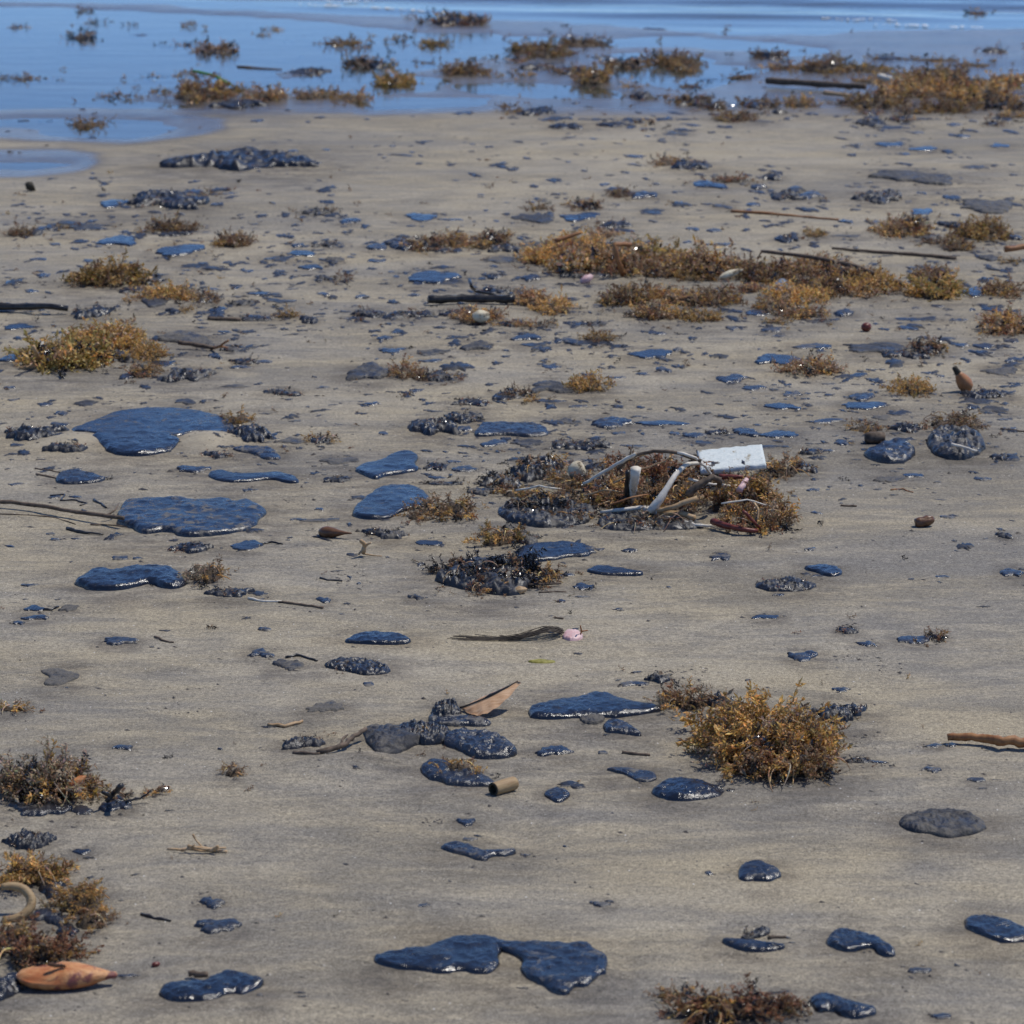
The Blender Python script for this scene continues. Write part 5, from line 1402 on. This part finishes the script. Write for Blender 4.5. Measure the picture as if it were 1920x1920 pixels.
tar_poly('the grey plastic scrap', 'bluish grey flat plastic scrap caught in the brown weed bank', 'f', 30,
         [(1446, 540), (1462, 533), (1482, 536), (1482, 550), (1462, 555), (1448, 552)], 0.7, 'plastic_scrap', 'plastic scrap', M['plastic'])
# ------------------------------------------------------------------ crumbs of tar, shell grit, froth (nobody could count these)
def scatter(name, label, mat, spots, seed):
    rg = np.random.RandomState(seed)
    oc = np.array([(1, 0, 0), (-.6, .8, 0), (-.5, -.8, 0), (0, 0, .8), (.3, -.9, .1)], float)
    of = np.array([(0, 1, 3), (1, 2, 3), (2, 4, 3), (4, 0, 3)])
    Vs, Fs, o = [], [], 0
    xs = np.array([s_[0] for s_ in spots]); ys_ = np.array([s_[1] for s_ in spots])
    zz = height(xs, ys_)
    for (x, y, r, fl), z in zip(spots, zz):
        a = rg.uniform(0, 6.28)
        sx, sy = r * rg.uniform(.8, 2.2), r * rg.uniform(.6, 1.1)
        V = oc * (1 + 0.3 * rg.normal(size=oc.shape)) * np.array([sx, sy, r * fl])
        V = V @ np.array([[math.cos(a * .15), -math.sin(a * .15), 0], [math.sin(a * .15), math.cos(a * .15), 0], [0, 0, 1]])
        Vs.append(V + np.array([x, y, z])); Fs.append(of + o); o += 5
    ob = obj(name, mesh(name, np.concatenate(Vs), [np.concatenate(Fs)], mat, smooth=False))
    ob['kind'] = 'stuff'; ob['label'] = label
    return ob

# ragged flecks and thin smears of tar, most of them in the wrack zone
def flecks(n, seed):
    rg = np.random.RandomState(seed)
    Vs, Fs, o, made = [], [], 0, 0
    big = [T for T in THINGS if T['w'] > 25]
    while made < n:
        if rg.rand() < 0.45:
            T = big[rg.randint(len(big))]
            px = T['px'] + rg.normal(0, 0.75) * T['w']; py = T['py'] + 0.2 * T['h'] + rg.normal(0, 0.9) * max(T['h'], 14)
            if T['py'] > 900 and rg.rand() < 0.72: continue
        else:
            py = float(np.clip(rg.normal(560, 230), 225, 1900)); px = rg.uniform(-420, 2340)
            if float(vnoise(np.array([px / 240]), np.array([py / 60]), 8)[0]) < 0.47: continue
        if py < 212 or py > 1900: continue
        if py > 1150 and rg.rand() < 0.5: continue
        s, sn, cs = scale_at(py)
        w = float(np.clip(rg.gamma(1.8, 5.6), 4, 52)); h = w * rg.uniform(0.12, 0.36)
        W = w / s; D = min(h / (s * sn), 2.2 * W); t = 0.25 * h / s
        x, y = (float(v) for v in ground(px, py))
        m = 22
        a = np.linspace(0, 6.2832, m, endpoint=False)
        r = np.clip(1 + 0.34 * rg.normal(size=m) + 0.3 * np.cos(2 * a + rg.uniform(0, 6)) , 0.25, 1.9)
        ox, oy = r * np.cos(a) * W / 2, r * np.sin(a) * D / 2 + rg.uniform(-.5, .5) * r * np.cos(a) * D / 2
        z0 = hz(x, y)
        V = np.concatenate([np.stack([ox, oy, np.full(m, -0.002)], 1), np.stack([ox * .72, oy * .72, t * rg.uniform(.5, 1.2, m)], 1), [[0, 0, t * rg.uniform(.4, 1.1)]]])
        V += np.array([x, y, z0])
        i = np.arange(m); k = np.roll(i, -1)
        F = np.concatenate([np.stack([i, k, k + m], 1), np.stack([i, k + m, i + m], 1), np.stack([i + m, k + m, np.full(m, 2 * m)], 1)])
        Vs.append(V); Fs.append(F + o); o += len(V); made += 1
    ob = obj('tar_flecks', mesh('tar_flecks', np.concatenate(Vs), [np.concatenate(Fs)], M['f']))
    ob['kind'] = 'stuff'; ob['label'] = 'countless ragged tar flecks and smears between the larger lumps'
flecks(5600, 31)

# scraps of weed strewn between the clumps
def weed_scraps(n, seed):
    rg = np.random.RandomState(seed)
    lst = []
    big = [T for T in THINGS if T['o'].get('category') == 'seaweed' and T['py'] > 60]
    while len(lst) < n:
        if rg.rand() < 0.6:
            T = big[rg.randint(len(big))]
            px = T['px'] + rg.normal(0, 0.7) * T['w']; py = T['py'] + 0.25 * T['h'] + rg.normal(0, 0.45) * max(T['h'], 12)
        else:
            py = float(rg.choice([rg.normal(150, 45), rg.normal(520, 150), rg.uniform(250, 1900)], p=[.3, .5, .2])); px = rg.uniform(-420, 2340)
            if float(vnoise(np.array([px / 190]), np.array([py / 55]), 19)[0]) < 0.45: continue
            if py < 215 and px < 620: continue
        if py < 40 or py > 1910: continue
        s = scale_at(py)[0]
        x, y = (float(v) for v in ground(px, py))
        V, Q, T_, cid = FROND_S[rg.randint(NVAR)]
        L = rg.uniform(8, 22) / s
        R = rot_mat(rg.uniform(0, 6.28), rg.normal(0.05, 0.15), rg.uniform(0, 6.28))
        k = 'nnadxpdn'[rg.randint(8)]
        lst.append((V @ R.T * L + np.array([x, y, hz(x, y) + 0.12 * L]), Q, T_, frond_col(cid, k, rg)))
    V, F = merge([q[:3] for q in lst])
    ob = obj('weed_scraps', mesh('weed_scraps', V, F, M['weed'], np.concatenate([q[3] for q in lst])))
    ob['kind'] = 'stuff'; ob['label'] = 'small loose scraps of brown weed strewn over the sand'
weed_scraps(1550, 41)


# sand darkened in a ragged ring round the lumps and weed
dark_halo = np.zeros(gx.shape)
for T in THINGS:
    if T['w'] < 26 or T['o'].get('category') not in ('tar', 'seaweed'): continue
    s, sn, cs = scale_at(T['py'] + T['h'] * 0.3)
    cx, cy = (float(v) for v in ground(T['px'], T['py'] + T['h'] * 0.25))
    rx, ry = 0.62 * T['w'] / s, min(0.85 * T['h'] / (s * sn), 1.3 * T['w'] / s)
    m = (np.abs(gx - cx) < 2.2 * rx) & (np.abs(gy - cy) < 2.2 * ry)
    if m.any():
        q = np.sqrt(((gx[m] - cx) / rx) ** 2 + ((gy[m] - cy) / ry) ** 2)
        dark_halo[m] = np.maximum(dark_halo[m], sstep(1.75, 0.75, q))
sa = gr.data.attributes.new('dark_halo', 'FLOAT', 'POINT')
sa.data.foreach_set('value', dark_halo.astype(np.float32))

rg = np.random.RandomState(77)
spots = []
# loose specks over the whole beach, denser towards the wrack lines
for _ in range(8000):
    py = rg.uniform(215, 1920)
    px = rg.uniform(-420, 2340)
    dens = 0.35 + 0.65 * math.exp(-((py - 640) / 330) ** 2)
    if rg.rand() > dens * (0.25 + 1.2 * float(vnoise(np.array([px / 170]), np.array([py / 90]), 5)[0])): continue
    s = scale_at(py)[0]
    r = float(np.clip(rg.gamma(1.6, 1.0), 0.5, 5.0)) / s * 1.0
    x, y = ground(px, py)
    spots.append((float(x), float(y), r, rg.uniform(.3, .8)))
# crumbs round each lump and weed clump
for T in list(THINGS):
    k = int(np.clip(T['w'] * 0.10, 1, 14))
    for _ in range(k):
        px = T['px'] + rg.normal(0, 0.5) * T['w'] * 1.0
        py = T['py'] + T['h'] * 0.3 + rg.normal(0, 0.45) * max(T['h'], 12)
        if py < 4: continue
        s = scale_at(py)[0]
        x, y = ground(px, py)
        spots.append((float(x), float(y), float(np.clip(rg.gamma(1.5, 1.1), 0.6, 5)) / s, rg.uniform(.3, .9)))
# listed little scatters of bits
for cx_, cy_, w_, h_, n_ in ((660, 1085, 60, 46, 26), (390, 563, 60, 40, 30), (1620, 1402, 60, 34, 22), (1600, 1250, 70, 30, 14), (1655, 1258, 70, 34, 24), (1275, 1272, 110, 34, 40),
                             (810, 1545, 40, 12, 14), (990, 1606, 40, 14, 12), (1590, 1180, 50, 24, 16), (560, 950, 90, 20, 18), (345, 1320, 160, 60, 14), (1660, 1440, 60, 16, 16), (70, 540, 120, 30, 26), (1840, 620, 160, 40, 34)):
    for _ in range(n_):
        px, py = cx_ + rg.uniform(-.5, .5) * w_, cy_ + rg.uniform(-.5, .5) * h_
        s = scale_at(py)[0]; x, y = ground(px, py)
        spots.append((float(x), float(y), rg.uniform(1.2, 4.0) / s, rg.uniform(.4, .9)))
scatter('tar_crumbs', 'scattered crumbs of tar and weed over the sand', M['crumb'], spots, 4)
spots = []
for _ in range(1300):
    py = rg.uniform(600, 1920) ; px = rg.uniform(-100, 2020)
    s = scale_at(py)[0]; x, y = ground(px, py)
    spots.append((float(x), float(y), rg.uniform(0.5, 1.25) / s, .8))
scatter('shell_grit', 'tiny pale shell fragments sparkling in the sand', M['grit'], spots, 5)

def froth(pl, w, seed):
    X, Y = ground(*np.array(pl, float).T)
    n = 160
    t = np.linspace(0, 1, n); tt = np.linspace(0, 1, len(pl))
    x = np.interp(t, tt, X); y = np.interp(t, tt, Y) + 0.25 * (fbm(t * 6 + seed, t * 0 + 1, seed, 3) - .5)
    a = w * np.clip(1.9 * fbm(t * 25, t * 0 + 3, seed, 4) - .75, 0.0, 1.0)
    Vs = []; k = 5
    for j in range(k):
        v = j / (k - 1)
        hh = 0.008 * math.sin(math.pi * v) * np.clip(a / w, 0, 1)
        Vs.append(np.stack([x, y + (v - .5) * a, 0.0 + hh + 0.004], 1))
    V = np.stack(Vs, 0).reshape(-1, 3)
    i = np.arange(k * n).reshape(k, n)
    return V, np.stack([i[:-1, :-1], i[:-1, 1:], i[1:, 1:], i[1:, :-1]], -1).reshape(-1, 4), np.zeros((0, 3), int)
V, F = merge([froth([(560, 8), (650, 12), (745, 18), (800, 22)], 0.16, 1), froth([(1640, 47), (1700, 47), (1780, 50), (1840, 52)], 0.16, 2), froth([(600, 2), (640, 4), (700, 3)], 0.14, 3), froth([(1540, 34), (1600, 37), (1680, 38)], 0.09, 4)])
fo = obj('sea_froth', mesh('sea_froth', V, F, M['froth']))
fo['kind'] = 'stuff'; fo['label'] = 'thin broken lines of white sea froth on the far water'

# ------------------------------------------------------------------ one label for each thing
LMK = [(T['short'], T['px'], T['py']) for T in THINGS if T['short']]
used = {T['label'] for T in THINGS if T['label']}
def rel(dx, dy):
    if abs(dy) > 0.55 * abs(dx):
        return 'beyond' if dy < 0 else 'in front of'
    return 'to the left of' if dx < 0 else 'to the right of'
def near(T, k=16):
    return sorted(((math.hypot(T['px'] - x, (T['py'] - y) * 1.6), s, T['px'] - x, T['py'] - y) for s, x, y in LMK if s != T['short']))[:k]
todo = sorted((T for T in THINGS if not T['label']), key=lambda T: near(T, 1)[0][0])
for T in todo:
    nb = near(T)
    lab = None
    for d, s, dx, dy in nb[:3]:
        adv = 'just ' if d < 80 else '' if d < 240 else 'well '
        c = f"{T['desc']} {adv}{rel(dx, dy)} {s}"
        if c not in used and len(c.split()) <= 16:
            lab = c; break
    if lab is None:
        for i in range(len(nb)):
            for j in range(len(nb)):
                if i == j: continue
                c = f"{T['desc']} {rel(nb[i][2], nb[i][3])} {nb[i][1]}, {rel(nb[j][2], nb[j][3])} {nb[j][1]}"
                if c not in used and len(c.split()) <= 16:
                    lab = c; break
            if lab: break
    if lab is None:
        lab = f"{T['desc']} {rel(nb[0][2], nb[0][3])} {nb[0][1]}"
    used.add(lab)
    T['label'] = lab
for T in THINGS:
    T['o']['label'] = T['label']
from collections import Counter
cnt = Counter(T['label'] for T in THINGS)
print('THINGS', len(THINGS), 'tar', sum(T['o'].get('category') == 'tar' for T in THINGS), 'dup labels', [k for k, v in cnt.items() if v > 1][:10],
      'long', [l for l in cnt if not 4 <= len(l.split()) <= 16], 'crumbs', len(spots))
